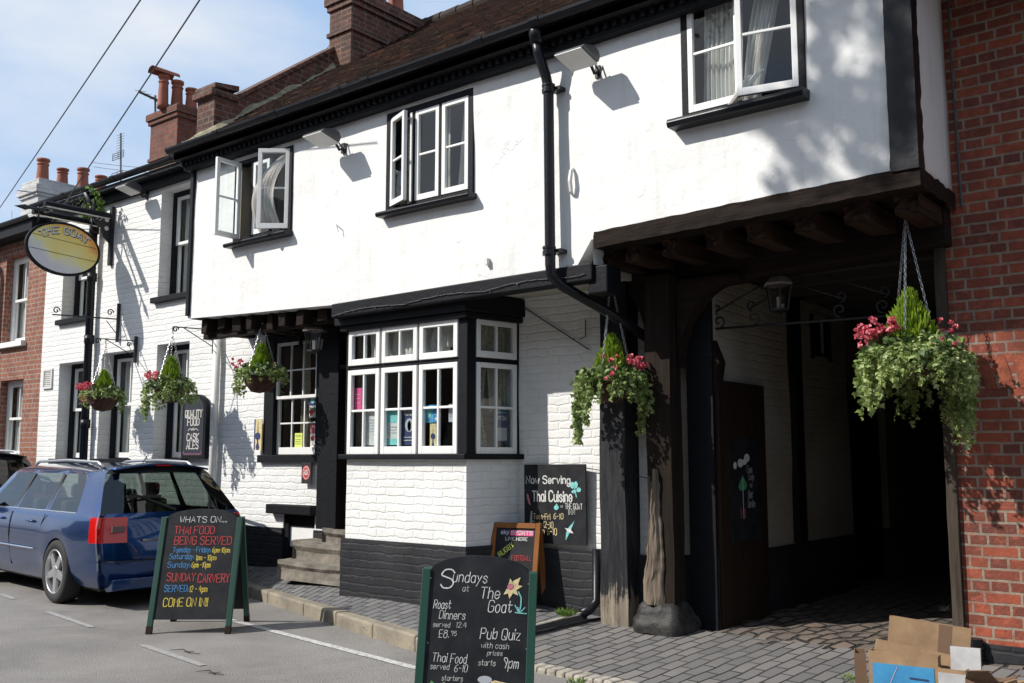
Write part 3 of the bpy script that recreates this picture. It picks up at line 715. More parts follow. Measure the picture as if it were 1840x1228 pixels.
# posts and passage beam
def rough_post(x0, x1, y0, y1, z0, z1, name, mt, amp=.02, n=40, lean=0, taper=0):
    mb = MB(); L = [(x0, y0), ((x0 + x1) / 2, y0), (x1, y0), (x1, (y0 + y1) / 2), (x1, y1), (x0, y1), (x0, (y0 + y1) / 2)]; k = len(L)
    for i in range(n + 1):
        z = z0 + (z1 - z0) * i / n; f = i / n
        for a, b in L:
            cx, cy = (x0 + x1) / 2, (y0 + y1) / 2; s_ = 1 - taper * (1 - f)
            a2, b2 = cx + (a - cx) * s_, cy + (b - cy) * s_
            v = noise.noise_vector(Vector((a * 7, b * 7, z * 1.5))) * amp + noise.noise_vector(Vector((a * 20, b * 20, z * 5))) * amp * .4
            mb.v.append(Vector((a2 + v.x + lean * f, b2 + v.y, z)))
    for i in range(n): mb.f += [(i * k + j, i * k + (j + 1) % k, (i + 1) * k + (j + 1) % k, (i + 1) * k + j) for j in range(k)]
    mb.f += [tuple(range(k))[::-1], tuple(range(n * k, n * k + k))]
    return mb.build(name, M[mt], pub)
rough_post(-4.56, -4.30, 6.86, 7.14, 1.95, 2.95, 'post', 'black', .008)
rough_post(-4.46, -4.31, 7.0, 7.2, .14, 2.95, 'post', 'black', .008)
rough_post(-4.56, -4.30, 6.83, 7.0, .13, 1.96, 'post', 'worn', .014, 60)
rough_post(-4.08, -3.855, 6.80, 6.97, .3, 2.95, 'passage_post', 'oak', .014, 60)
mb = MB()
def scar(u, v):
    z = .34 + 1.05 * v; w = .17 * (1 - v ** 1.6) + .02; c = -4.035 + .045 * v + .02 * noise.noise(Vector((1, 1, z * 5))); x = c + w * (u - .5) + .012 * noise.noise(Vector((u * 3, z * 14, 2)))
    return (x, 6.765 - .03 * sin(pi * u) + .014 * noise.noise(Vector((u * 9, z * 3, 5))) + .05 * abs(u - .5), z)
mb.grid(scar, 16, 70); mb.build('scarred_face', M['oakgrey'], pub)
mb = MB(T((-3.99, 6.9, .12))); prof = [(1.0, 0), (1.02, .05), (.97, .10), (.86, .125), (.84, .15), (.78, .2), (.6, .235), (.3, .24), (.0, .24)]; n = 40
for r, z in prof:
    for k in range(n):
        a = 2 * pi * k / n; q = (abs(cos(a)) ** 5 + abs(sin(a)) ** 5) ** -.2; v = noise.noise(Vector((cos(a) * 2.2, sin(a) * 2.2, z * 9)))
        mb.v.append(mb.M @ Vector((.225 * r * q * cos(a) * (1 + .09 * v), .20 * r * q * sin(a) * (1 + .09 * v), z + .02 * v)))
mb.f = [(i * n + k, i * n + (k + 1) % n, (i + 1) * n + (k + 1) % n, (i + 1) * n + k) for i in range(len(prof) - 1) for k in range(n)]
mb.build('padstone', m_simple('tarred_stone', (.014, .014, .016), .55, spec=.25, bump=1, bs=16, c2=(.05, .045, .04), vs=14), pub, smooth=True)
mb = MB(); mb.box(-4.76, -1.78, 6.98, 7.26, 2.85, 3.16); mb.v = [p + Vector((0, 0, (p.x + 4.2) * .035 if p.z < 3 else .05)) for p in mb.v]; mb.build('passage_beam', M['beam'], pub, bev=.015)
def brace(x0, x1, z0, z1, s, y0=6.9, y1=7.05, n=12):
    mb = MB(); o = []; i_ = []
    for k in range(n + 1):
        a = pi / 2 * k / n; o.append((x0 + (x1 - x0) * (1 - cos(a)), z0 + (z1 - z0) * sin(a)))
    pts = [(x0, z0)] + o + [(x1, z1 + .05), (x0, z1 + .05)]
    mb.prism(pts if s > 0 else pts[::-1], y0, y1); mb.jit(.015, 5); mb.build('brace', M['beam'], pub)
brace(-3.84, -3.3, 2.2, 2.86, 1); brace(-4.13, -4.5, 2.35, 2.95, -1)
mb = MB(); mb.prism([(-3.84, 1.2), (-3.84, 2.6), (-3.7, 2.55), (-3.58, 2.25), (-3.62, 2.0), (-3.74, 1.6), (-3.8, 1.2)], 7.1, 7.22); mb.build('brace', M['beam'], pub)
mb = MB(); mb.box(-3.86, -3.63, 7.075, 7.11, .1, 2.75); mb.build('timber_and_shade_board', M['black'], pub)  # black board added over the pale jamb face, standing in for shade there
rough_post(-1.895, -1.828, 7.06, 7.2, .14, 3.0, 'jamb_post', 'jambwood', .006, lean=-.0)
# passage interior
mb = MB(Rz(0)); 
PM = T((-3.65, 7.1, 0)) @ Rz(pi / 2)
wall(mb, 0, 3.05, .7, 3.0, [(2.12, 2.52, 2.48, 2.85)], 0, .1, .25, .02, PM); mb.add([(-4.2, 7.12, .7), (-3.64, 7.12, .7), (-3.64, 7.12, 3), (-4.2, 7.12, 3)], [(0, 1, 2, 3)]); mb.build('passage_wall', M['shadebrick'], pub)
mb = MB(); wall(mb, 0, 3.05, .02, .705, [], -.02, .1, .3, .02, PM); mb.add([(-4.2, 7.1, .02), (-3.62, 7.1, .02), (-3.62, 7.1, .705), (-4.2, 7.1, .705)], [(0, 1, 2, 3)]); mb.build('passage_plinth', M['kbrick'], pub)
mb = MB(); mb.box(1.54, 1.72, -.06, .02, .72, 3.0, PM); mb.box(2.08, 2.12, -.03, .03, 2.44, 2.88, PM); mb.box(2.52, 2.56, -.03, .03, 2.44, 2.88, PM); mb.box(2.12, 2.52, .06, .09, 2.48, 2.85, PM); mb.build('timber_and_shade_board', M['black'], pub)
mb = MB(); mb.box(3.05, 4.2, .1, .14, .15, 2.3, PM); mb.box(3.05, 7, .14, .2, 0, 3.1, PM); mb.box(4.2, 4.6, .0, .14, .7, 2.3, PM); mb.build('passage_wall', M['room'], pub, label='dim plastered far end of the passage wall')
mb = MB(); mb.box(3.08, 4.15, .06, .1, .2, 2.25, PM); mb.build('passage_door', M['browndoor'], pub)
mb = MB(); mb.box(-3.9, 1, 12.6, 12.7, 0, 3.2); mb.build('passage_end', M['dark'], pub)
mb = MB()
for k in range(6): mb.box(-3.45 + k * .16, -3.3 + k * .16, 12.5, 12.56, .3, 2.2)
mb.build('passage_door', M['browndoor'], pub, label='far brown boarded door closing the passage')
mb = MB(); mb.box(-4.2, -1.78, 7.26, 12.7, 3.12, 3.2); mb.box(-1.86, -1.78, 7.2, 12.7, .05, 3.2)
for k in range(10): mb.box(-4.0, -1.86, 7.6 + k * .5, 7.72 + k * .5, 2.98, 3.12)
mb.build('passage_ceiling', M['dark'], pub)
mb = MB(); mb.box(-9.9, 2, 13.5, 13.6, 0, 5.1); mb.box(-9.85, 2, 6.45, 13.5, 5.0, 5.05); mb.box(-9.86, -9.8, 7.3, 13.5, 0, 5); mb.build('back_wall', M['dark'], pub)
# steps
SA, SB, SD = atY(503, 1005, 6.6), atY(530, 970, 6.76), atY(583, 948, 6.9)
for x0, x1, y0, z0, z1 in ((SA.x, -7.28, 6.6, .3, SA.z), (SB.x, -7.28, 6.76, SA.z, SB.z), (SD.x, -7.42, 6.9, SB.z, SD.z)):
    mb = MB(); n = 26
    mb.grid(lambda u, v: (x0 + (x1 - x0) * u, y0 + .012 * noise.noise(Vector((u * 9, v * 3, z0))) - (.03 * (1 if v > .6 else 0)), z0 - .08 + (z1 - z0 + .08) * v - .02 * sin(pi * u) * v), n, 5)
    mb.grid(lambda u, v: (x0 + (x1 - x0) * u, y0 - .03 + .012 * noise.noise(Vector((u * 9, 3, z0))) + (7.2 - y0) * v, z1 - .02 * sin(pi * u) * 1 + .006 * noise.noise(Vector((u * 9, v * 5, 2)))), n, 8)
    mb.grid(lambda u, v: (x0, y0 - .03 + (7.2 - y0) * (1 - u), z0 - .08 + (z1 - z0 + .08) * v), 4, 4); mb.build('doorstep', M['stone'], pub, smooth=False)
M['cbrick'] = m_brick('chimney_brick', (.24, .065, .035), (.14, .045, .03), (.13, .10, .08), dirtamt=.6, strength=1)
# ================================================================== WHITE BRICK WING
wing = thing('white_brick_house', (-12.5, 7.1, .2), 'long white painted brick house with sash windows left of the jettied pub', 'building')
XL = -14.9
W5 = [(-14.32, -13.5, 1.47, 2.88, 0), (-13.12, -12.28, 1.47, 2.95, 1), (-11.7, -10.95, 1.47, 2.97, 1), (-14.36, -13.56, 3.53, 4.8, 0), (-11.76, -10.95, 3.6, 5.08, 0)]
mb = MB(); wall(mb, XL, -10.35, .7, 5.2, [w[:4] for w in W5], YL, .24, .35, .012); mb.build('wall', M['wbrick'], wing)
mb = MB(); wall(mb, XL, -10.35, -.05, .7, [], YL - .02, .16, .4, .01); mb.build('plinth', M['kbrick'], wing)
for x0, x1, z0, z1, rise in W5:
    up = z0 > 3
    w = MB(); w.box(x0, x0 + .08, YL + .18, YL + .28, z0, z1 - .002); w.box(x1 - .05, x1, YL + .18, YL + .28, z0, z1 - .002); w.box(x0 + .08, x1 - .05, YL + .18, YL + .28, z1 - .07, z1 - .002)
    w = w.build('window', M['black'], wing); zm = (z0 + z1) / 2 + .02
    for za, zbb, yy in ((z0 + .02, zm + .02, YL + .23), (zm - .02, z1 - .07, YL + .195)):
        mb, gl = MB(), MB(); sash(mb, gl, I4, x0 + .08, x1 - .05, za, zbb, 2, 1, yy, .04, .035, .02, .07 if za < zm - .1 else .04); mb.build('sash', M['white'], w); gl.build('pane', M['glass'], w)
    mb = MB(); mb.box(x0 - .06, x1 + .05, YL - .07, YL + .2, z0 - .07, z0 + .004); mb.build('sill', M['black'] if 1 else 0, w, bev=.006)
    room(x0, x1, YL + .28, 8.3, z0 - .2, z1 + .1, wing)
    a, b = x0 + .1, x1 - .06; m_ = (a + b) / 2
    curtain(w, 'curtain', lambda t: a, lambda t: a + .2 + .06 * t, z0, z1 - .05, YL + .32, 4, .02, nv=8); curtain(w, 'curtain', lambda t: b - .2 - .05 * t, lambda t: b, z0, z1 - .05, YL + .32, 4, .02, nv=8)
mb = MB(); mb.box(XL, -9.95, 6.98, 7.06, 5.12, 5.3); mb.box(XL - .1, -9.95, 6.85, 7.06, 5.24, 5.3); mb.build('fascia', M['black'], wing)
gutter(XL - .15, -9.99, 6.83, 5.37, .06, wing, (-14, -12.6, -11.2))
mb = MB(); mb.add([(XL, 6.88, 5.31), (-9.93, 6.88, 5.31), (-9.93, 10.5, 5.7), (XL, 10.5, 5.7), (XL, 10.5, 5.0), (-9.93, 10.5, 5.0)], [(0, 1, 2, 3), (3, 2, 5, 4)]); mb.build('roof', M['lead'], wing)
mb = MB(); mb.box(-10.6, -9.95, 6.82, 7.1, 5.38, 5.46); mb.jit(.04, 8); mb.build('flashing', M['lead'], wing)
mb = MB(); mb.tube([(-13.4, 6.84, 5.3), (-13.38, 6.95, 5.1), (-13.36, 6.96, 4.9), (-13.3, 6.96, .1)], .055, 12)
for z in (4.7, 4.0, 3.1, 1.9): mb.lathe([(.068, 0), (.068, .12)], 12, T((-13.35 + (4.9 - z) * .0125, 6.96, z)))
mb.build('downpipe', M['gloss'], wing, smooth=True)
mb = MB(); mb.tube([(-10.27, 6.99, 3.02), (-10.27, 6.99, .2)], .045, 12); mb.build('downpipe', M['pvc'], wing, smooth=True, label='white painted downpipe where the house meets the pub')
mb = MB(); mb.ring(-14.78, -14.5, 2.52, 2.82, .03, YL - .03, YL); 
for k in range(8): mb.box(-14.75, -14.53, YL - .02, YL, 2.56 + k * .03, 2.575 + k * .03)
mb.build('vent', M['pvc'], wing)
c = stack(-12.75, -12.05, 7.42, 8.05, 4.9, 6.5, [(5.75, 5.8, .02), (6.3, 6.36, .03), (6.36, 6.46, .055)], wing, 'cbrick')
pot(-12.3, 7.55, 6.46, .45, .085, c); pot(-12.35, 7.36, 6.46, .5, .075, c, 1); pot(-12.2, 7.72, 6.46, .36, .085, c); pot(-12.2, 7.95, 6.46, .36, .09, c, lean=-.15)
c = stack(-16.6, -16.0, 7.35, 8.65, 4.6, 6.12, [(5.45, 5.5, .03), (5.82, 5.87, .03), (5.87, 6.0, .06)], wing, 'wchim')
for yy, h, r in ((7.52, .42, .1), (7.86, .33, .095), (8.22, .42, .1), (8.55, .36, .1)): pot(-16.25, yy, 6.1, h, r, c)
# ================================================================== RED BRICK HOUSE (far left)
red = thing('red_brick_house', (-18, 7.1, 0), 'orange red brick terraced house with black downpipe at the left edge', 'building')
H4 = [(-16.35, -15.55, 3.32, 4.75), (-16.3, -15.5, 1.5, 2.72), (-19.2, -18.4, 3.32, 4.75), (-19.2, -18.4, 1.5, 2.72)]
mb = MB(); wall(mb, -24, XL, -.05, 5.1, H4, YL + .02, .22, .6, 0); mb.build('wall', M['rbrick2'], red)
for x0, x1, z0, z1 in H4:
    w = MB(); w.ring(x0, x1, z0, z1 - .004, .06, YL + .14, YL + .2); w = w.build('window', M['white'], red)
    mb, gl = MB(), MB(); zm = (z0 + z1) / 2
    sash(mb, gl, I4, x0 + .06, x1 - .06, z0 + .06, zm + .02, 2, 1, YL + .18, .04, .03, .02); sash(mb, gl, I4, x0 + .06, x1 - .06, zm - .02, z1 - .06, 2, 1, YL + .15, .04, .03, .02); mb.build('sash', M['white'], w); gl.build('pane', M['glass'], w)
    mb = MB(); mb.box(x0 - .05, x1 + .05, YL - .06, YL + .15, z0 - .08, z0 + .003); mb.build('sill', M['white'] if z0 > 3 else M['stone'], w)
    room(x0, x1, YL + .22, 8.4, z0, z1, red); curtain(w, 'curtain', lambda t: x0 + .08, lambda t: x1 - .08, z0, z1, YL + .26, 9, .015, nv=4)
mb = MB(); mb.box(-24, XL - .05, 6.8, 7.1, 4.98, 5.16); mb.build('fascia', M['black'], red); gutter(-24, XL - .05, 6.78, 5.2, .06, red, (-16, -18))
mb = MB(); mb.add([(-24, 6.8, 5.18), (XL - .05, 6.8, 5.18), (XL - .05, 10.5, 5.6), (-24, 10.5, 5.6)], [(0, 1, 2, 3)]); mb.build('roof', M['lead'], red)
mb = MB(); mb.tube([(-16.9, 6.82, 5.15), (-16.75, 6.9, 4.75), (-16.6, 6.95, 4.65), (-16.55, 6.96, 4.5), (-16.5, 6.96, .1)], .06, 12); mb.build('downpipe', M['gloss'], red, smooth=True)
# ================================================================== RED BRICK HOUSE (right)
rb = thing('dark_red_brick_house', (0, 7.1, .1), 'red brick building at the right edge with pale mortar joints and dappled shade', 'building')
mb = MB(); wall(mb, -1.825, 5, .26, 8, [(-1.365, -.4, .4, 1.93)], YR, .25, .12, .012); mb.add([(-1.825, YR, .26), (-1.825, 7.6, .26), (-1.825, 7.6, 8), (-1.825, YR, 8)], [(0, 3, 2, 1)]); mb.build('wall', M['rbrick'], rb)
mb = MB(); wall(mb, -1.83, 5, -.02, .265, [], YR - .03, .25, .3, .012); mb.build('plinth', M['kbrick'], rb)
mb = MB(); 
for k in range(9):
    a = -1.5 + k * .085; mb.add([(a + .018 * (k - 6), YR - .006, 1.935), (a + .018 * (k - 6) + .072, YR - .006, 1.935), (a + .03 * (k - 6) + .078, YR - .006, 2.15), (a + .03 * (k - 6), YR - .006, 2.15)], [(0, 1, 2, 3)])
mb.build('brick_arch', m_simple('rubbed_brick', (.33, .085, .04), .85, var=.5, vs=12, bump=.8), rb)
w = MB(); w.ring(-1.36, -.4, .4, 1.925, .06, YR + .08, YR + .16); w = w.build('window', M['white'], rb); room(-1.36, -.4, YR + .17, 8.5, .4, 1.93, rb)
mb, gl = MB(), MB(); sash(mb, gl, I4, -1.3, -.46, .46, 1.86, 2, 2, YR + .1); mb.build('sash', M['white'], w); gl.build('pane', M['glass'], w)
mb = MB(); mb.tube([(-1.71, YR - .012, 6), (-1.715, YR - .015, 4.3), (-1.70, YR - .012, 3.2)], .008, 6); mb.build('cable', M['wire'], rb)
mb = MB(); mb.tube([(-1.755, YR - .07, .0), (-1.755, YR - .07, .3)], .05, 12)
for k in range(5): mb.lathe([(.06, 0), (.06, .012)], 14, T((-1.755, YR - .07, .12 + k * .03)))
mb.build('drain_pipe', M['gloss'], rb)
# ================================================================== GROUND
def gmat(name, base, dark, scale, mode):
    t = NT(name)
    if mode == 'asphalt':
        n = t.noise(120, 4, .75); n2 = t.noise(1.1, 5, .6); n3 = t.noise(8, 4); vo = t.new('ShaderNodeTexVoronoi'); vo.inputs['Scale'].default_value = 130; t.l(t.obj(), vo.inputs['Vector'])
        c = t.mix(t.ramp(n2.outputs['Fac'], [(.35, 0), (.7, 1)]), base, dark); c = t.mix(t.ramp(vo.outputs['Distance'], [(.0, .6), (.25, 0)]), c, tuple(min(1, x * 1.9) for x in base)); c = t.mix(t.ramp(n.outputs['Fac'], [(.5, 0), (.66, .75)]), c, tuple(x * .35 for x in dark))
        c = t.mix(t.ramp(n3.outputs['Fac'], [(.62, 0), (.75, .35)]), c, tuple(x * .5 for x in dark)); c = t.mix(t.ramp(t.noise(.45, 6, .7, None, 1.5).outputs['Fac'], [(.5, 0), (.68, .45)]), c, tuple(x * .62 for x in dark)); c = t.mix(t.ramp(t.noise(35, 2).outputs['Fac'], [(.7, 0), (.76, .5)]), c, (.4, .38, .35))
        t.col(c); t.rough(.9); t.bump(t.math('ADD', n.outputs['Fac'], t.math('MULTIPLY', vo.outputs['Distance'], 1.5)), .7, .006); return t.m
    mp = t.new('ShaderNodeMapping'); mp.inputs['Rotation'].default_value = (0, 0, scale); t.l(t.obj(), mp.inputs[0])
    sp = t.new('ShaderNodeSeparateXYZ'); t.l(mp.outputs[0], sp.inputs[0]); cb = t.new('ShaderNodeCombineXYZ'); t.l(sp.outputs[1], cb.inputs[0]); t.l(sp.outputs[0], cb.inputs[1])
    n0 = t.noise(5, 3); sc = t.new('ShaderNodeVectorMath', operation='SCALE'); t.l(n0.outputs['Color'], sc.inputs[0]); sc.inputs['Scale'].default_value = .02 if mode == 'paver' else .07
    ad = t.new('ShaderNodeVectorMath', operation='ADD'); t.l(cb.outputs[0], ad.inputs[0]); t.l(sc.outputs[0], ad.inputs[1])
    w, h = (.225, .105) if mode == 'paver' else (.2, .12)
    b = bricknode(t, ad.outputs[0], base, dark, (.02, .018, .014), w, h, .009 if mode == 'paver' else .02, smooth=.6)
    b2 = bricknode(t, ad.outputs[0], (0, 0, 0), (1, 1, 1), (0, 0, 0), w, h, .009, bias=-.86, freq=2); b2.offset = .5
    n1 = t.noise(1.3, 4); n2 = t.noise(60, 4, .7); n3 = t.noise(12, 3)
    c = t.mix(t.math('MULTIPLY', b2.outputs['Color'], .6), b.outputs['Color'], (.17, .09, .06)); c = t.mix(t.ramp(n1.outputs['Fac'], [(.4, 0), (.7, .5)]), c, (.13, .125, .12)); c = t.mix(t.ramp(n2.outputs['Fac'], [(.6, 0), (.8, .5)]), c, (.03, .03, .03))
    t.col(c); t.rough(.72); hh = t.math('ADD', t.math('MULTIPLY', t.math('SUBTRACT', 1, b.outputs['Fac']), 1.4), t.math('ADD', t.math('MULTIPLY', n2.outputs['Fac'], .25), t.math('MULTIPLY', b.outputs['Color'], 2.5)))
    t.bump(hh, .9, .014 if mode == 'paver' else .03); return t.m
M['asphalt'] = gmat('asphalt', (.29, .272, .255), (.205, .192, .18), 0, 'asphalt'); M['asphalt2'] = gmat('dark_asphalt', (.10, .095, .09), (.07, .065, .062), 0, 'asphalt')
M['paver'] = gmat('blue_brick_pavers', (.115, .114, .12), (.19, .185, .185), -.05, 'paver'); M['paver2'] = gmat('forecourt_pavers', (.135, .13, .13), (.21, .197, .185), .12, 'paver'); M['cobble'] = gmat('worn_cobbles', (.2, .15, .12), (.12, .1, .085), .25, 'cobble')
M['rpaint'] = m_simple('worn_road_paint', (.62, .62, .6), .8, c2=(.3, .29, .28), vs=30, bump=.3)
mb = MB(); mb.grid(lambda u, v: (-400 + 800 * u, -400 + 800 * v, 0), 8, 8); o = mb.build('road', M['asphalt']); o['kind'] = 'structure'
KP = [Vector((-24, 8.0, .12)), Vector((-14, 6.9, .12)), Vector((-10.5, 6.62, .12)), atZ(425, 1046, .12), atZ(545, 1083, .12), atZ(745, 1143, .12), Vector((-4.95, 5.33, .08))]
KP[0].y = KP[1].y = 6.7; KP[2].y = 6.62
def facade_y(x): return 7.4
mb = MB(); N_ = 60
def kp(t):
    t = t * (len(KP) - 1); i = min(int(t), len(KP) - 2); f = t - i; return KP[i].lerp(KP[i + 1], f)
def pv(u, v):
    a = kp(u); zf = .33 - .0 * u; x = a.x; zf = .33 if x < -7.5 else .33 + (x + 7.5) * -.07; y1 = 7.3
    yy = a.y + .12 + (y1 - a.y - .12) * v; xx = x + .35 * v * max(0, (x + 7) / 2)
    return (xx, yy, a.z + (zf - a.z) * min(1, v * 1.25) + .008 * noise.noise(Vector((xx * 2, yy * 2, 0))))
mb.grid(pv, N_ * 2, 16); o = mb.build('pavement', M['paver'], smooth=True); o['kind'] = 'structure'
kerbs = [];
for k in range(len(KP) - 1):
    a, b = KP[k], KP[k + 1]; L = (b - a).length; n = max(1, round(L / .8))
    for j in range(n):
        p, q = a.lerp(b, (j + .006) / n), a.lerp(b, (j + .994) / n); d = (q - p).normalized(); nn = Vector((-d.y, d.x, 0))
        kerbs.append((p, q, nn))
mb = MB()
for p, q, nn in kerbs:
    dz = ru(-.006, .006); mb.add([p - Vector((0, 0, .2)), q - Vector((0, 0, .2)), q + Vector((0, 0, dz)), p + Vector((0, 0, dz)), p + nn * .14 - Vector((0, 0, .2)), q + nn * .14 - Vector((0, 0, .2)), q + nn * .14 + Vector((0, 0, dz)), p + nn * .14 + Vector((0, 0, dz))],
        [(0, 1, 2, 3), (3, 2, 6, 7), (7, 6, 5, 4), (0, 3, 7, 4), (1, 5, 6, 2)])
mb.jit(.006, 5); o = mb.build('kerb', M['kerb'], bev=.02, seg=3); o['kind'] = 'structure'
# forecourt
EX = [Vector((-4.95, 5.36, .03)), atZ(960, 1198, .02), atZ(1110, 1230, .015), Vector((-1.5, 5.35, .015)), Vector((2, 5.2, .015))]
def ek(t):
    t = t * (len(EX) - 1); i = min(int(t), len(EX) - 2); return EX[i].lerp(EX[i + 1], t - i)
def fc(u, v):
    a = ek(u); y1 = 7.0; x = a.x - .0 * v
    return (x, a.y + (y1 - a.y) * v, a.z + .004 + (.14 - a.z) * v + .01 * noise.noise(Vector((x * 2, v * 4, 4))))
mb = MB(); mb.grid(fc, 80, 24); o = mb.build('forecourt', M['paver2'], smooth=True); o['kind'] = 'structure'
mb = MB(); mb.grid(lambda u, v: (-4.1 + 3.0 * u, 6.72 + 6 * v + .1 * noise.noise(Vector((u * 6, 0, 0))) * (1 - v), (.155 - .06 * max(0, 1 - v * 14)) + .028 * noise.noise(Vector((u * 14, v * 26, 2)))), 90, 140); o = mb.build('passage_cobbles', M['cobble'], smooth=True); o['kind'] = 'structure'
mb = MB()
for k in range(4 * 9):
    p, q = ek((k + .04) / 36), ek((k + .96) / 36); d = (q - p).normalized(); nn = Vector((-d.y, d.x, 0)); c = (p + q) / 2
    mb.add([p - nn * .06 + Vector((0, 0, -.05)), q - nn * .06 + Vector((0, 0, -.05)), q - nn * .06 + Vector((0, 0, .018)), p - nn * .06 + Vector((0, 0, .018)), p + nn * .07 + Vector((0, 0, -.05)), q + nn * .07 + Vector((0, 0, -.05)), q + nn * .07 + Vector((0, 0, .024)), p + nn * .07 + Vector((0, 0, .024))],
        [(0, 1, 2, 3), (3, 2, 6, 7), (7, 6, 5, 4), (0, 3, 7, 4), (1, 5, 6, 2)])
mb.jit(.012, 6); o = mb.build('kerb_setts', M['setts'], bev=.015); o['kind'] = 'structure'
# asphalt patch and pale edging between pavement and forecourt
mb = MB(); a, b = Vector((-5.0, 5.42, .1)), Vector((-4.72, 6.85, .2)); 
mb.grid(lambda u, v: (a.x + (b.x - a.x) * v + .035 * (u - .5) + .008 * noise.noise(Vector((v * 20, 0, 0))), a.y + (b.y - a.y) * v, .085 + .12 * v + .01), 2, 30); o = mb.build('edging_strip', M['setts']); o['kind'] = 'structure'
mb = MB(); mb.grid(lambda u, v: (-4.985 + .28 * v + .3 * 0, 5.40 + 1.45 * v, .0 + (.10 + .1 * v) * u), 1, 12); o = mb.build('pavement_edge', M['asphalt2']); o['kind'] = 'structure'
def roadline(p, q, w, name, mt='rpaint'):
    p, q = p.copy(), q.copy(); p.z = q.z = .005; d = (q - p); nn = Vector((-d.y, d.x, 0)).normalized() * w / 2; mb = MB(); n = 24
    mb.grid(lambda u, v: tuple(p + d * u + nn * (2 * v - 1) * (1 + .18 * noise.noise(Vector((u * 40, v, 0))))), n, 1); o = mb.build(name, M[mt]); o['kind'] = 'structure'
roadline(atZ(395, 1110, 0), atZ(980, 1262, 0), .075, 'road_marking')
M['rp2'] = m_simple('faded_road_paint', (.36, .35, .34), .85, c2=(.24, .23, .22), vs=25)
for a, b in (((85, 1100), (165, 1128)), ((255, 1160), (365, 1197)), ((0, 1068), (25, 1077))): roadline(atZ(*a, 0), atZ(*b, 0), .06, 'road_marking', 'rp2')
INK['q'] = ink('print_ink', (.012, .016, .03)); INK['v'] = ink('print_silver', (.62, .6, .56))
# ================================================================== SIGNS AND BOARDS
def width_of(s, sc=False):
    cx = 0
    for ch in s:
        if ch == ' ': cx += 2.6; continue
        k = 1; c = ch
        if sc and ch.islower(): c = ch.upper(); k = .74
        st = glyph(c); cx += (max(p[0] for q in st for p in q) - min(p[0] for q in st for p in q)) * k + 1.45
    return cx - 1.45
def fit(mb, s, x0, x1, z, h, Mx, w=None, sc=False, slant=0, **k):
    fx = (x1 - x0) / (width_of(s, sc) * h / 6); text(mb, s, x0, z, h, Mx, w, slant, fx, smallcaps=sc, **k)
def mapper(c, W, Hh):
    # c: pixel corners TL TR BR BL of a crop -> local x, z on a W x Hh board
    (ax, ay), (bx, by), (cx, cy), (dx, dy) = c
    def f(u, v):
        t = .5; s_ = .5
        for _ in range(12):
            lx, rx = ax + (dx - ax) * t, bx + (cx - bx) * t; s_ = (u - lx) / (rx - lx)
            ty, by_ = ay + (by - ay) * s_, dy + (cy - dy) * s_; t = (v - ty) / (by_ - ty)
        return s_ * W, Hh * (1 - t)
    return f
def lettering(parent, rows, mp, Mx, W=None, px=1., slant=0, wob=.03, wk=.085):
    by = {}
    for r in rows:
        s, u0, u1, v, hp, col = r[:6]; sc = len(r) > 6 and r[6]
        x0, z = mp(u0, v); x1, _ = mp(u1, v); _, z2 = mp(u0, v - hp)
        fit(by.setdefault(col, MB()), s, x0, x1, z, z2 - z, Mx, (z2 - z) * (r[7] if len(r) > 7 else wk), sc, slant, wob=wob)
    for c, mb in by.items(): mb.build('lettering', INK[c], parent)
def shape(parent, col, polys, mp, Mx, name='drawing', y=-.002):
    mb = MB()
    for k, P in enumerate(polys): fill(mb, [mp(*p) for p in P], Mx, y - .0002 * (k % 6))
    return mb.build(name, INK[col], parent)
def aboard(name, label, cat, fl, yaw, W, Lh, lean, arch, fmat, legw=.045, roll=0, group='chalkboard A-frames on the pavement and road', split=True):
    t = thing(name, fl, label, cat, group)
    a = asin(lean / (Lh + arch + .03))
    R0 = T(fl) @ Rz(yaw) @ T((W / 2, 0, 0)) @ Ry(roll) @ T((-W / 2, 0, 0)); Mf = R0 @ Rx(-a); Mb = R0 @ T((0, 2 * lean, 0)) @ Rx(a)
    for m, sgn in ((Mf, 1), (Mb, -1)):
        yy = (-.012, .02) if sgn > 0 else (-.02, .012)
        for x in (0, W - legw):
            mb = MB(); mb.box(x, x + legw, yy[0] - .004, yy[1] + .004, .06, Lh, m); mb.build('leg', fmat, t, bev=.003)
            mb = MB(); mb.box(x - .001, x + legw + .001, yy[0] - .005, yy[1] + .005, 0, .06, m); mb.build('leg_foot', M['browndoor'], t)
        mb = MB(); P = [(legw, .12), (W - legw, .12), (W - legw, Lh - .01)] + ([(W / 2 + (W / 2 - legw) * cos(pi * k / 16), Lh - .01 + arch * sin(pi * k / 16)) for k in range(1, 16)] if arch else []) + [(legw, Lh - .01)]
        mb.prism(P, -.006 if sgn > 0 else -.004, .008 if sgn > 0 else .006, 'y', m); mb.build('panel', M['board'], t)
    return t, Mf @ T((0, -.006, 0))
p0, p1 = atZ(262, 1140, 0), atZ(396, 1144, 0); yaw = radians(40); W = (p1 - p0).length + .04
t, Mf = aboard('a_board', 'green legged chalkboard headed WHATS ON standing on the road behind the blue car', 'chalkboard', p0, yaw, W, 1.0, .33, .085, M['green'])
mp = mapper([(232, 150), (905, 165), (800, 1190), (75, 1170)], W, 1.0)
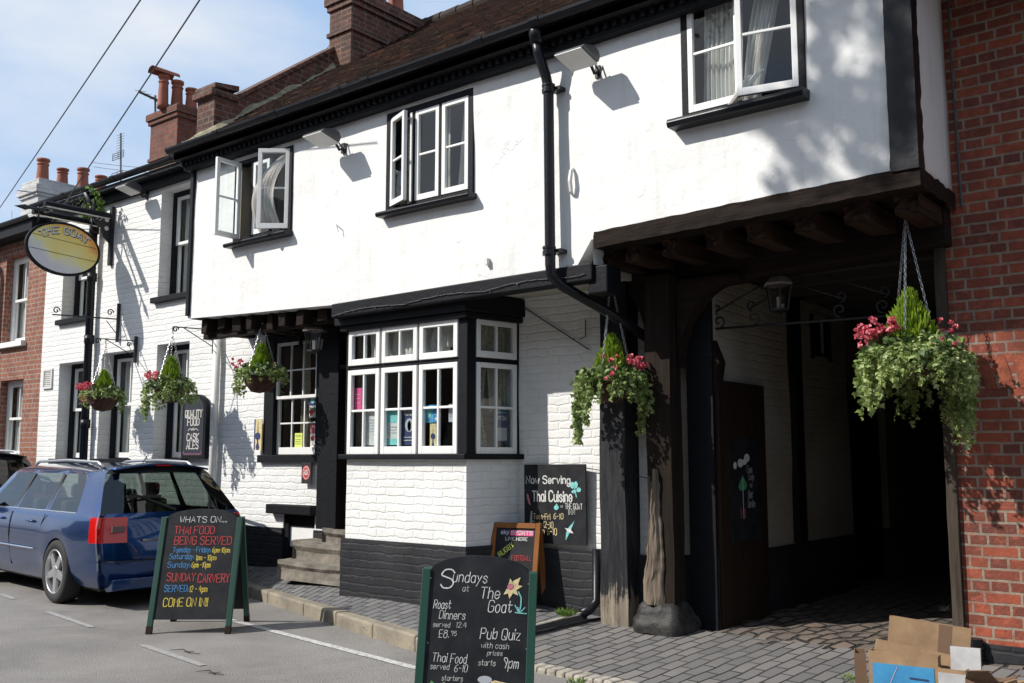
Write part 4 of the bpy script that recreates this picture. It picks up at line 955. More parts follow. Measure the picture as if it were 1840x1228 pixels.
lettering(t, [("WHATS ON....", 380, 770, 200, 52, 'w', True), ('THAI FOOD', 330, 665, 305, 68, 'r', True), ('BEING SERVED', 328, 808, 400, 72, 'r', True), ('Tuesday - Friday:', 315, 632, 470, 46, 'b'), ('6pm-10pm', 648, 795, 480, 44, 'y'),
    ('Saturday:', 285, 492, 530, 48, 'b'), ('1pm - 10pm', 508, 680, 545, 46, 'y'), ('Sunday:', 266, 458, 602, 48, 'b'), ('6pm -10pm', 472, 630, 608, 46, 'y'), ('SUNDAY', 258, 500, 722, 68, 'r', True), ('CARVERY', 522, 790, 742, 72, 'r', True),
    ('SERVED:', 236, 438, 815, 56, 'b', True), ('12 - 4pm', 452, 602, 822, 50, 'y'), ('COME ON IN!!', 226, 604, 940, 70, 'y', True)], mp, Mf, wk=.10)
# big board in front
c0 = Vector((-3.35, 3.85, 0)); yaw2 = radians(39 - 22 + 1); dx = Vector((cos(radians(16)), sin(radians(16)), 0)); W2 = .585
yaw2 = YAW - pi / 2 + radians(39 * 2 - 22) if 0 else radians(38)
fl = c0 - Vector((cos(yaw2), sin(yaw2), 0)) * W2 / 2 - Vector((-sin(yaw2), cos(yaw2), 0)) * .25
t, Mf = aboard('a_board', 'green framed arched chalkboard headed Sundays at The Goat, nearest the camera', 'chalkboard', fl, yaw2, W2, .93, .25, .085, M['green'], .042, radians(2.3))
mp = mapper([(92, 195), (1060, 222), (1075, 1740), (-10, 1740)], W2, .93)
def mp2(u, v):
    x, z = mp(u, v); return x, z
lettering(t, [('S', 235, 345, 350, 150, 'w'), ('undays', 345, 635, 300, 85, 'w'), ('at', 430, 482, 378, 48, 'w'), ('The', 582, 745, 430, 90, 'w'), ('Goat', 650, 850, 540, 92, 'w'), ('Roast', 186, 330, 520, 68, 'w'), ('Dinners', 235, 455, 602, 66, 'w'),
    ('served', 186, 328, 668, 40, 'w'), ('12.4', 382, 470, 668, 42, 'w'), ('£8.', 232, 318, 752, 60, 'w'), ('95', 338, 385, 735, 36, 'w'), ('Thai', 180, 305, 940, 66, 'w'), ('Food', 338, 475, 948, 70, 'w'), ('served', 165, 328, 1000, 44, 'w'), ('6-10', 375, 485, 1015, 56, 'w'),
    ('starters', 268, 448, 1085, 40, 'w'), ('from £4', 265, 480, 1145, 46, 'w'), ('mains', 268, 425, 1215, 40, 'w'), ('Pub Quiz', 590, 930, 752, 84, 'w'), ('with cash', 600, 838, 825, 44, 'w'), ('prizes', 655, 785, 880, 36, 'w'), ('starts', 582, 728, 960, 44, 'w'), ('9pm', 795, 925, 975, 78, 'w')], mp2, Mf, slant=.12, wk=.075, wob=.02)
def petal(cx, cy, a, r, w): return [(cx, cy), (cx + r * .5 * cos(a - w), cy + r * .5 * sin(a - w)), (cx + r * cos(a), cy + r * sin(a)), (cx + r * .5 * cos(a + w), cy + r * .5 * sin(a + w))]
shape(t, 'c', [petal(845, 345, radians(a), r, .5) for a, r in ((-50, 115), (-10, 95), (45, 85), (100, 90), (140, 85), (-100, 80))], mp2, Mf); shape(t, 'p', [oval(835, 335, 26, 26, 14)], mp2, Mf, y=-.0035)
mb = MB(); ribbon(mb, [mp2(905, 375), mp2(930, 420), mp2(930, 480), mp2(918, 545)], .006, Mf)
for q in (((918, 545), (880, 482)), ((920, 545), (965, 500)), ((915, 545), (885, 540)), ((925, 545), (980, 548)), ((920, 545), (905, 500))): ribbon(mb, [mp2(*p) for p in q], .005, Mf)
mb.build('drawing', INK['t'], t)
shape(t, 'c', [[(690, 1085), (730, 1072), (935, 1110), (940, 1140), (740, 1130)], [(580, 1100), (700, 1100), (710, 1300), (600, 1300)]], mp2, Mf); shape(t, 'e', [[(695, 1095), (740, 1135), (940, 1145), (940, 1172), (760, 1165)], oval(642, 1070, 62, 30)], mp2, Mf)
shape(t, 't', [[(670, 1140), (740, 1172), (930, 1185), (925, 1215), (700, 1200)], [(668, 1190), (720, 1225), (930, 1230), (930, 1260), (690, 1250)]], mp2, Mf); shape(t, 'p', [[(172, 1125), (205, 1125), (205, 1170), (222, 1215), (230, 1250), (195, 1230), (176, 1180)]], mp2, Mf); shape(t, 'g', [[(165, 1112), (180, 1088), (210, 1115), (205, 1125), (172, 1125)]], mp2, Mf)
mb = MB()
for u, v in ((160, 273), (988, 310), (142, 797), (990, 825)): x, z = mp2(u, v); mb.add([(x + .004 * cos(k), -.003, z + .004 * sin(k)) for k in range(6)], [tuple(range(6))[::-1]], Mf)
mb.build('screw', M['steel'], t)
# brown sports board
yw = radians(16); fl = Vector((-5.18, 6.76, .215)) - Vector((cos(yw), sin(yw), 0)) * .46; fl.z = .222
t, Mf = aboard('a_board', 'small brown wooden framed sports board leaning by the bay wall', 'chalkboard', fl, yw, .46, .70, .15, 0, M['pine'], .045)
mb = MB(); mb.box(.045, .415, -.012, .012, .655, .70, Mf); mb.box(.045, .415, -.012, .012, .12, .16, Mf); mb.build('frame_rail', M['pine'], t)
mp = mapper([(62, 440), (290, 432), (310, 835), (60, 835)], .46, .70)
shape(t, 'n', [[(103, 472), (150, 472), (150, 498), (103, 500)]], mp, Mf); shape(t, 'm', [[(152, 473), (262, 471), (262, 497), (152, 500)]], mp, Mf)
mf2 = Mf @ T((0, -.0025, 0))
lettering(t, [('sky', 108, 146, 494, 17, 'w', False, .2), ('SPORTS', 156, 258, 494, 17, 'w', False, .2), ('LIVE HERE', 132, 236, 524, 15, 'w', False, .2)], mp, mf2, wob=0); lettering(t, [('FOOTBALL', 170, 268, 620, 24, 'r', True)], mp, mf2)
m3 = mf2 @ T((.10, 0, .40)) @ Ry(radians(-38)); mb = MB(); fit(mb, 'RUGBY', 0, .16, 0, .042, m3, .006); mb.build('lettering', INK['l'], t)
# wall mounted Thai board
t = thing('wall_chalkboard', (-5.45, 7.03, .73), 'black wall board reading Now Serving Thai Cuisine, beside the black post', 'chalkboard')
a = Vector((-5.46, 7.03, .73)); mb = MB(); TM = T(a - Vector((0, .06, 0))) @ Ry(radians(-.5)); mb.box(0, .67, 0, .02, 0, .69, TM); mb.build('panel', M['board'], t, bev=.003)
mp = mapper([(268, 100), (577, 107), (574, 518), (268, 490)], .67, .69)
lettering(t, [('Now Serving', 280, 502, 195, 36, 'w', False, .17), ('Thai Cuisine', 312, 510, 285, 50, 'w', False, .14), ('at', 452, 465, 322, 12, 'w'), ('THE GOAT', 476, 558, 330, 27, 'w'), ('INN', 492, 522, 358, 24, 'w'), ('Tues-Fri', 316, 400, 375, 28, 'c'), ('6-10', 418, 465, 378, 28, 'c'),
   ('Sat 12-10', 308, 415, 415, 30, 'c'), ('Sun 6-10', 324, 432, 450, 32, 'c')], mp, TM, wk=.11)
shape(t, 't', [oval(513, 212, 11, 17), oval(530, 210, 9, 17), oval(543, 236, 11, 12), oval(520, 245, 12, 8), [(520, 225), (526, 225), (534, 275), (530, 275)], oval(432, 322, 12, 12), [(424, 318), (434, 300), (442, 318)], [(520, 390), (500, 440), (475, 488), (478, 450), (490, 425)]], mp, TM)
shape(t, 'w', [[(472, 425), (500, 432), (515, 455), (488, 446)]], mp, TM, y=-.004); shape(t, 'p', [[(281, 248), (291, 250), (296, 275), (304, 308), (292, 298), (284, 272)]], mp, TM)
shape(t, 'e', [[(303, 335), (310, 335), (307, 470), (290, 455)]], mp, TM)
# printed wall signs
t = thing('wall_sign', (-10.65, 7.0, 1.48), 'tall arched navy sign reading Quality Food Cask Ales on the white brick wall', 'sign')
def archsign(x0, x1, z0, z1, y, d, mt, name, r=None):
    r = r or (x1 - x0) / 2; mb = MB(); mb.prism([(x0, z0), (x1, z0)] + [((x0 + x1) / 2 + (x1 - x0) / 2 * cos(pi * k / 18), z1 - r + r * sin(pi * k / 18)) for k in range(19)], y - d, y); return mb.build(name, mt, t)
archsign(-10.92, -10.42, 1.47, 2.27, 7.03, .06, M['black'], 'frame', .17); archsign(-10.88, -10.46, 1.51, 2.23, 6.972, .006, INK['q'], 'panel', .14)
QM = T((-10.88, 6.964, 1.51)); mb = MB()
for s, x0, x1, z, h in (('QUALITY', .03, .39, .475, .085), ('FOOD', .085, .335, .375, .085), ('CASK', .085, .335, .185, .085), ('ALES', .085, .335, .085, .085)): fit(mb, s, x0, x1, z, h, QM, .013, serif=.55)
ribbon(mb, [(.1, .31), (.15, .335), (.21, .315), (.27, .335), (.32, .31)], .008, QM); ribbon(mb, [(.18, .31), (.21, .345), (.24, .31)], .008, QM); mb.build('lettering', INK['v'], t)
mb = MB(); ribbon(mb, [(.02, .06), (.02, .03), (.04, .02), (.38, .02), (.40, .03), (.40, .06)], .006, QM); mb.build('border', INK['p'], t)
def plaque(name, label, cat, x0, x1, z0, z1, y, mt, M0=None, grp=None):
    t = thing(name, (x0, y, z0) if M0 is None else tuple((M0 @ Vector((x0, 0, z0)))), label, cat, grp); PM_ = (M0 or T((0, y, 0))) @ T((x0, 0, z0)); mb = MB(); mb.box(0, x1 - x0, 0, .008, 0, z1 - z0, PM_); mb.build('panel', mt, t); return t, PM_, x1 - x0, z1 - z0
t, m, w, h = plaque('wall_plaque', 'square black plaque with red round ACE badge below the sash window', 'plaque', -8.61, -8.45, 1.2, 1.44, 7.0, INK['k'])
mb = MB(); fill(mb, oval(w / 2, h / 2, w * .42, w * .42 * 1.2), m); mb.build('badge', INK['r'], t); mb = MB(); fill(mb, oval(w / 2, h / 2, w * .36, w * .36 * 1.2), m, -.003); mb.build('badge', INK['w'], t); mb = MB(); fill(mb, oval(w / 2, h / 2, w * .32, w * .32 * 1.2), m, -.004); mb.build('badge', INK['r'], t)
mb = MB(); fit(mb, 'ACE', w * .26, w * .74, h * .42, h * .2, m @ T((0, -.003, 0)), .009); mb.build('lettering', INK['w'], t)
t, m, w, h = plaque('wall_plaque', 'narrow cream and navy plaque shaped like a tap handle, left of the sash window', 'plaque', -9.47, -9.33, 1.57, 1.93, 6.99, INK['c'])
mb = MB(); fill(mb, [(w * .4, .0), (w * .6, 0), (w * .75, h * .1), (w * .58, h * .25), (w * .58, h * .4), (w * .5, h * .98), (w * .42, h * .4), (w * .42, h * .25), (w * .25, h * .1)], m); fill(mb, oval(w / 2, h * .45, w * .36, h * .12), m, -.003); mb.build('emblem', INK['n'], t)
mb = MB(); mb.box(0, .02, -.002, -.001, 0, h, m); mb.build('border', INK['n'], t)
# posters behind the window glass
def poster(label, x0, x1, z0, z1, mt, deco, M0=None, y=YB + .04):
    t, m, w, h = plaque('window_poster', label, 'poster', x0, x1, z0, z1, y, mt, M0, 'posters in the pub windows')
    for c, kind, a in deco:
        mb = MB()
        if kind == 'f': fill(mb, [(w * p, h * q) for p, q in a], m, -.002)
        elif kind == 'o': fill(mb, oval(w * a[0], h * a[1], w * a[2], h * a[3]), m, -.003)
        elif kind == 't':
            for s, p, q, r, hh in a: fit(mb, s, w * p, w * q, h * r, h * hh, m @ T((0, -.003, 0)), h * hh * .16)
        elif kind == 'l':
            for q in a: ribbon(mb, [(w * .12, h * q), (w * .88, h * q)], h * .018, m @ T((0, -.002, 0)))
        mb.build('lettering' if kind in 'tl' else 'artwork', INK[c], t)
poster('blank white notice in the bottom left bay pane', -7.03, -6.85, 1.6, 1.95, INK['w'], [('e', 'l', (.7, .62, .54, .46, .38))])
poster('red and white leaflet strip behind the left bay sash', -7.2, -7.1, 1.95, 2.16, INK['m'], [('w', 'l', (.7, .5, .3))])
poster('pale teal and white menu in the middle bay pane', -6.745, -6.575, 1.6, 1.94, INK['w'], [('t', 'f', [(0, .62), (1, .62), (1, 1), (0, 1)]), ('t', 'f', [(0, 0), (1, 0), (1, .2), (0, .14)]), ('e', 'l', (.5, .42, .34))])
poster('dark navy Sunday pub quiz poster in the middle bay pane', -6.535, -6.35, 1.6, 1.95, INK['n'], [('w', 't', (('THE SUNDAY', .08, .92, .88, .06), ('PUB QUIZ', .15, .85, .78, .07))), ('e', 'o', (.5, .52, .3, .18)), ('p', 'o', (.5, .5, .13, .14)), ('w', 'l', (.2, .12))])
poster('light blue ticket in the right bay lower sash', -6.24, -6.14, 1.80, 1.96, INK['s'], [('t', 'o', (.5, .55, .3, .3)), ('n', 'l', (.2, .1))])
poster('deep blue ticket next to the light blue one', -6.135, -6.05, 1.80, 1.96, INK['b'], [('w', 'l', (.75, .6, .45)), ('w', 'o', (.5, .2, .3, .1))])
poster('yellow and grey ticket at the right of the bay', -5.95, -5.86, 1.80, 1.96, INK['e'], [('y', 'f', [(.6, 0), (1, 0), (1, 1), (.6, 1)]), ('n', 'l', (.5, .4, .3))])
poster('cream plaque with navy tap handle behind the bay glass', -6.18, -6.10, 1.58, 1.79, INK['c'], [('n', 'f', [(.3, 0), (.7, 0), (.56, .3), (.5, .98), (.44, .3)]), ('n', 'o', (.5, .45, .36, .13))])
poster('teal and black poster low in the bay side window', .36, .52, 1.62, 1.95, INK['n'], [('t', 'l', (.9, .82)), ('w', 't', (('SPECIAL', .1, .9, .62, .1),)), ('e', 'f', [(.1, .05), (.9, .05), (.9, .4), (.1, .4)])], BM @ T((0, .05, 0)))
poster('yellow notice at the foot of the sash window', -8.86, -8.73, 1.6, 1.76, INK['l'], [('k', 'l', (.85, .75, .55, .4, .25))], y=YL + .045)
poster('pink and white slip at the right foot of the sash window', -8.59, -8.5, 1.6, 1.85, INK['w'], [('p', 'f', [(0, .6), (1, .6), (1, 1), (0, 1)]), ('r', 'o', (.5, .4, .3, .12))], y=YL + .045)
poster('red and blue leaflet in the sash window above the notices', -8.62, -8.5, 1.93, 2.06, INK['w'], [('r', 'f', [(.1, .1), (.9, .5), (.7, .9), (.1, .6)]), ('g', 'o', (.7, .7, .2, .15))], y=YL + .045)
poster('dark blue leaflet above the red one in the sash window', -8.63, -8.5, 2.06, 2.2, INK['n'], [('t', 'o', (.5, .5, .3, .3))], y=YL + .045)
# garden door in the passage
t = thing('garden_door', (-3.6, 7.2, .15), 'dark passage door painted with a green parasol and beer garden invitation', 'door')
DM = T((-3.66, 7.12, .14)) @ Rz(pi / 2) @ T((0, -.06, 0)); mb = MB(); mb.box(0, .86, 0, .04, 0, 1.96, DM); mb.build('leaf', M['browndoor'], t); mb = MB(); mb.box(.16, .7, -.012, 0, .66, 1.5, DM); mb.build('panel', M['board'], t)
mp = mapper([(90, 350), (300, 350), (300, 600), (90, 600)], .46, .62); PM2 = DM @ T((.2, -.012, .78))
lettering(t, [('Come', 205, 250, 425, 24, 'e'), ('& enjoy', 218, 265, 448, 20, 'e'), ('our', 225, 250, 472, 16, 'e'), ('Beer', 210, 250, 508, 26, 'e'), ('Garden', 205, 265, 538, 24, 'e')], mp, PM2)
shape(t, 'w', [oval(105, 400, 14, 12), oval(150, 392, 24, 14), oval(205, 375, 24, 14), oval(185, 388, 20, 10)], mp, PM2); shape(t, 'g', [[(128, 468), (165, 432), (203, 464), (190, 480), (140, 482)]], mp, PM2); shape(t, 'e', [[(160, 440), (166, 440), (168, 575), (162, 575)]], mp, PM2, y=-.004); shape(t, 'r', [[(142, 540), (150, 540), (150, 572), (142, 572)], [(175, 540), (182, 540), (182, 572), (175, 572)]], mp, PM2)
# ================================================================== PUB SIGN
t = thing('pub_sign', (-12.98, 7.0, 4.6), 'oval hanging pub sign reading THE GOAT in faded yellow and grey', 'sign')
sc_, sy, sz, ry, rz_ = -12.98, 6.345, 4.32, .52, .37
def ovx(ry, rz_, x0, x1, name, mt):
    mb = MB(); mb.prism([(sy + ry * cos(2 * pi * k / 48), sz + rz_ * sin(2 * pi * k / 48)) for k in range(48)], x0, x1, 'x'); return mb.build(name, mt, t)
q = NT('faded_sign_paint'); n = q.noise(2.6, 4, .55); sp = q.new('ShaderNodeSeparateXYZ'); q.l(q.obj(), sp.inputs[0])
gz = q.math('ADD', q.math('MULTIPLY', q.math('SUBTRACT', sp.outputs[2], 4.32), 1.3), q.math('ADD', q.math('MULTIPLY', q.math('SUBTRACT', sp.outputs[1], 6.35), .75), q.math('MULTIPLY', n.outputs['Fac'], .9)))
q.col(q.ramp(gz, [(.05, (.55, .55, .6)), (.24, (.62, .62, .56)), (.36, (.72, .66, .28)), (.7, (.74, .56, .14)), (.88, (.68, .28, .05))])); q.rough(.35); M['signface'] = q.m
ovx(ry, rz_, sc_ - .02, sc_ + .02, 'frame', M['black']); pn = ovx(ry - .035, rz_ - .035, sc_ - .024, sc_ + .024, 'panel', M['signface'])
SM = T((sc_ + .0255, sy, sz)) @ Rz(pi / 2)
for dxx, off, ww, c_, nm in ((0, .004, .018, 'w', 'lettering'), (.008, 0, .022, 'k', 'lettering_shadow')):
    mb = MB()
    for ch, a in zip('THE GOAT', (139, 123, 109, 0, 87, 73, 58, 43)):
        if ch == ' ': continue
        a = radians(a); ex, ez = .40 * cos(a), .245 * sin(a); rot = atan2(-.40 * cos(a) * .62, sin(a)) * 1.0
        Lm = SM @ T((ex + dxx, -off, ez - dxx)) @ Ry(-(pi / 2 - atan2(.40 * sin(a), .245 * cos(a))) * -1 if 0 else (pi / 2 - a) * .62)
        text(mb, ch, 0, -.035, .088, Lm, ww, fx=1.15, serif=.5, align='c')
    mb.build(nm, INK[c_], t)
mb = MB(); ribbon(mb, [(-.43, .14), (.44, .08)], .006, SM); ribbon(mb, [(-.47, -.05), (.47, -.11)], .006, SM); mb.build('board_joint', INK['k'], t)
mb = MB(); mb.tube([(sc_, 7.05, 4.90), (sc_, 5.86, 4.80), (sc_, 5.82, 4.80)], .018, 8); mb.tube([(sc_, 5.86, 4.802), (sc_, 5.8, 4.80), (sc_, 5.66, 4.79)], [.02, .04, .002], 8)
for yy in (5.98, 6.72): mb.tube([(sc_, yy, 4.84), (sc_ + .02, yy, 4.75), (sc_, yy, 4.62)], .012, 6)
mb.build('arm', M['iron'], t, smooth=True)
mb = MB()
def scroll(mb, c, r0, turns, M0, th=.008, sgn=1, a0=0, n=36):
    pts = [(c[0] + r0 * (1 - .8 * k / n) * cos(a0 + sgn * 2 * pi * turns * k / n), 0, c[1] + r0 * (1 - .8 * k / n) * sin(a0 + sgn * 2 * pi * turns * k / n)) for k in range(n + 1)]
    mb.tube(pts, th, 6, M0)
W0 = T((sc_, 0, 0)) @ Rz(pi / 2)
scroll(mb, (6.42, 4.98), .085, 1.4, W0, a0=-1.2); scroll(mb, (6.66, 4.98), .085, 1.4, W0, sgn=-1, a0=pi + 1.2); mb.tube([(sc_, 6.54, 4.86), (sc_, 6.54, 5.2)], [.009, .002], 6); mb.build('scrollwork', M['iron'], t, smooth=True)
mb = MB(); P = [(7.03, 4.93), (6.72, 4.91), (6.76, 4.78), (6.86, 4.72), (6.9, 4.6), (6.99, 4.52), (7.0, 4.3), (7.04, 4.28)]
mb.prism(P, sc_ - .015, sc_ + .015, 'x'); mb.tube([(sc_, 6.75, 5.1), (sc_, 6.75, 4.9)], .02, 8); mb.box(sc_ - .03, sc_ + .03, 7.0, 7.05, 4.2, 5.05); mb.build('bracket', M['iron'], t)
mb = MB()
for yy, zz, r in ((6.83, 4.85, .035), (6.94, 4.84, .03), (6.94, 4.72, .032)): mb.add([(sc_ + .0165, yy + r * cos(2 * pi * k / 16), zz + r * sin(2 * pi * k / 16)) for k in range(16)], [tuple(range(16))])
mb.build('bracket_hole', M['pvc'], t)
for dx, zz in ((.16, 4.86), (-.16, 4.80)):
    mb = MB(); mb.prism([(-.04, -.03), (.04, -.03), (.04, .02), (0, .05), (-.04, .02)], 5.98, 6.92, 'y', T((sc_ + dx, 0, zz))); lb = mb.build('lamp_bar', M['black'], t); mb = MB(); mb.box(sc_ + dx - .03, sc_ + dx + .03, 6.0, 6.9, zz - .036, zz - .031); mb.build('diffuser', M['white'], lb)
mb = MB(); mb.box(sc_ - .16, sc_ + .16, 6.1, 6.13, 4.79, 4.81); mb.box(sc_ - .16, sc_ + .16, 6.75, 6.78, 4.8, 4.82); mb.build('lamp_strut', M['iron'], t)
# empty iron bracket beside the downpipe
for u, v0, v1, kind, lab in ((1030, 303, 352, 0, 'white painted vertical wall hook right of the downpipe'), (877, 466, 478, 1, 'tiny metal bracket low on the upper wall left of the downpipe'), (605, 405, 420, 2, 'bent wire stub on the wall above the left window of the bay')):
    p, q = atY(u, v0, YU), atY(u, v1, YU); mb = MB()
    if kind == 0: mb.tube([p, p + Vector((0, -.03, -.03)), (p + q) / 2 + Vector((.0, -.045, 0)), q + Vector((0, -.03, .03)), q], [.01, .018, .02, .018, .01], 6)
    elif kind == 1: mb.box(p.x, p.x + .03, YU - .05, YU, q.z, p.z)
    else: mb.tube([p, p + Vector((.05, -.05, -.01)), q + Vector((.07, -.04, 0))], .006, 5)
    tag(mb.build('wall_hook', M['pvc']), lab, 'hook')
t = thing('iron_bracket', (-12.9, 7.0, 3.3), 'empty black iron scroll bracket on the wall right of the downpipe', 'bracket', 'iron hanging brackets'); mb = MB()
bx = atY(212, 605, 7.03).x; mb.box(bx - .012, bx + .012, 7.0, 7.04, 3.08, 3.62); mb.tube([(bx, 7.03, 3.40), (bx, 6.1, 3.36)], .01, 6); scroll(mb, (6.9, 3.48), .05, 1.2, T((bx, 0, 0)) @ Rz(pi / 2)); scroll(mb, (6.15, 3.42), .05, 1.2, T((bx, 0, 0)) @ Rz(pi / 2)); mb.tube([(bx, 7.0, 3.2), (bx, 6.85, 3.36)], .006, 5); mb.build('scrollwork', M['iron'], t)
# ================================================================== FLOODLIGHTS, LANTERNS
def flood(x, z, y, label, w=.5):
    t = thing('floodlight', (x, y, z), label, 'floodlight', 'floodlights under the eaves'); FM = T((x, y - .26, z)) @ Rx(radians(-14))
    mb = MB(); P = [(-.12, -.04), (.11, -.045), (.12, .01), (.09, .05), (.02, .06), (-.1, -.01)]
    mb.prism(P, -w / 2, w / 2, 'x', FM); mb.build('housing', M['grey'], t, bev=.012)
    mb = MB(); mb.box(-w / 2 + .02, w / 2 - .02, -.12, .12, -.052, -.046, FM); mb.build('lens', M['pvc'], t)
    mb = MB(); mb.tube([(x + w * .1, y, z - .06), (x + w * .1, y - .06, z - .1), (x + w * .1, y - .14, z - .01)], .014, 6); mb.tube([(x + w * .25, y, z - .03), (x + w * .27, y - .05, z - .11), (x + w * .2, y - .12, z - .02)], .008, 6); mb.box(x + w * .02, x + w * .18, y - .02, y + .01, z - .12, z - .02); mb.build('arm', M['iron'], t)
flood(-7.25, 4.62, YU, 'grey floodlight on the wall between the two left upper windows', .31); flood(-4.2, 4.63, YU, 'grey floodlight right of the downpipe casting a long shadow', .29); flood(-12.15, 5.14, YL, 'small floodlight under the white brick house gutter', .28)
def lantern(x, y, ztop, s, label, hang):
    t = thing('lantern', (x, y, ztop), label, 'lantern', 'hexagonal wall lanterns'); LM = T((x, y, ztop)) @ S3(s, s, s)
    mb = MB(); mb.lathe([(.012, .02), (.02, 0), (.13, -.11), (.125, -.125), (.03, -.10)], 6, LM); mb.build('roof', m_simple('lantern_roof', (.24, .2, .19), .6), t)
    mb = MB(); mb.lathe([(.105, -.125), (.075, -.32)], 6, LM, cap=False); mb.build('glass', M['lampglass'], t)
    mb = MB()
    for k in range(6):
        a = 2 * pi * k / 6; mb.tube([(.107 * cos(a), .107 * sin(a), -.12), (.077 * cos(a), .077 * sin(a), -.325)], .007, 4, LM)
    mb.lathe([(.08, -.32), (.08, -.335), (.03, -.35)], 6, LM); mb.build('cage', M['iron'], t)
    mb = MB(); mb.tube([(0, 0, -.32), (0, 0, -.22)], .02, 8, LM); mb.build('bulb', M['white'], t)
    mb = MB(); mb.tube([(x, y, ztop), (x, y, ztop + hang)], .009, 6); mb.build('hanger', M['iron'], t)
lantern(-7.96, 6.6, 2.92, 1.0, 'small grey lantern hanging beside the pub door', .14)
lantern(-3.10, 7.2, 2.94, .95, 'pale roofed lantern hanging in the passage entrance', .2)
t = thing('iron_overthrow', (-2.9, 7.2, 2.5), 'black wrought iron scroll rail spanning the passage entrance', 'ironwork'); mb = MB()
mb.tube([(-3.86, 7.2, 2.53), (-1.9, 7.2, 2.50)], .011, 6); OM = T((0, 7.2, 0)); mb.tube([(-3.1, 7.2, 2.52), (-3.1, 7.2, 2.62)], .009, 6)
for cx in (-3.62, -3.32, -2.62, -2.3):
    s_ = 1 if cx < -3 else -1; scroll(mb, (cx, 2.585), .055, 1.1, OM, .008, s_, -pi / 2); scroll(mb, (cx - .01 * s_, 2.69), .045, 1.0, OM, .008, -s_, -pi / 2); mb.tube([(cx - .04 * s_, 7.2, 2.66), (cx + .42 * s_, 7.2, 2.86)], .008, 5)
mb.build('scrollwork', M['iron'], t, smooth=True)
# ================================================================== HANGING BASKETS
M['ivy'] = m_leaf('variegated_ivy', (.20, .30, .05), (.50, .56, .26), (.08, .15, .025), 45, .3); M['foliage'] = m_leaf('dark_foliage', (.035, .08, .02), (.07, .12, .035), None, 20, .25)
M['conifer'] = m_leaf('golden_conifer', (.28, .40, .03), (.18, .30, .02), None, 30, .4); M['flower'] = m_leaf('red_flower', (.55, .015, .05), (.85, .32, .38), None, 60, .25); M['moss'] = m_simple('moss', (.09, .07, .02), .95)
LEAF = [(0, 0), (.35, .12), (.5, .45), (.2, .55), (0, 1), (-.2, .55), (-.5, .45), (-.35, .12)]
def leaf(mb, p, s, nrm=None, up=None):
    n = nrm or Vector((ru(-1, 1), ru(-1, 1), ru(-.3, 1))).normalized(); a = (up or Vector((ru(-1, 1), ru(-1, 1), -1.2))).normalized(); a = (a - n * a.dot(n)); a = a.normalized() if a.length > .01 else Vector((1, 0, 0)); b = a.cross(n)
    mb.add([p + b * (q[0] * s) + a * (q[1] * s) + n * (-.15 * s * abs(q[0])) for q in LEAF], [(0, 1, 2, 3, 4), (0, 4, 5, 6, 7)])
def leafs(mb, p, s):
    n = Vector((ru(-1, 1), ru(-1, 1), ru(-.3, 1))).normalized(); a = Vector((ru(-1, 1), ru(-1, 1), -1.0)).normalized(); a = (a - n * a.dot(n)); a = a.normalized() if a.length > .01 else Vector((1, 0, 0)); b = a.cross(n)
    mb.add([p, p + b * s * .4 + a * s * .45, p + a * s, p - b * s * .4 + a * s * .45], [(0, 1, 2, 3)])
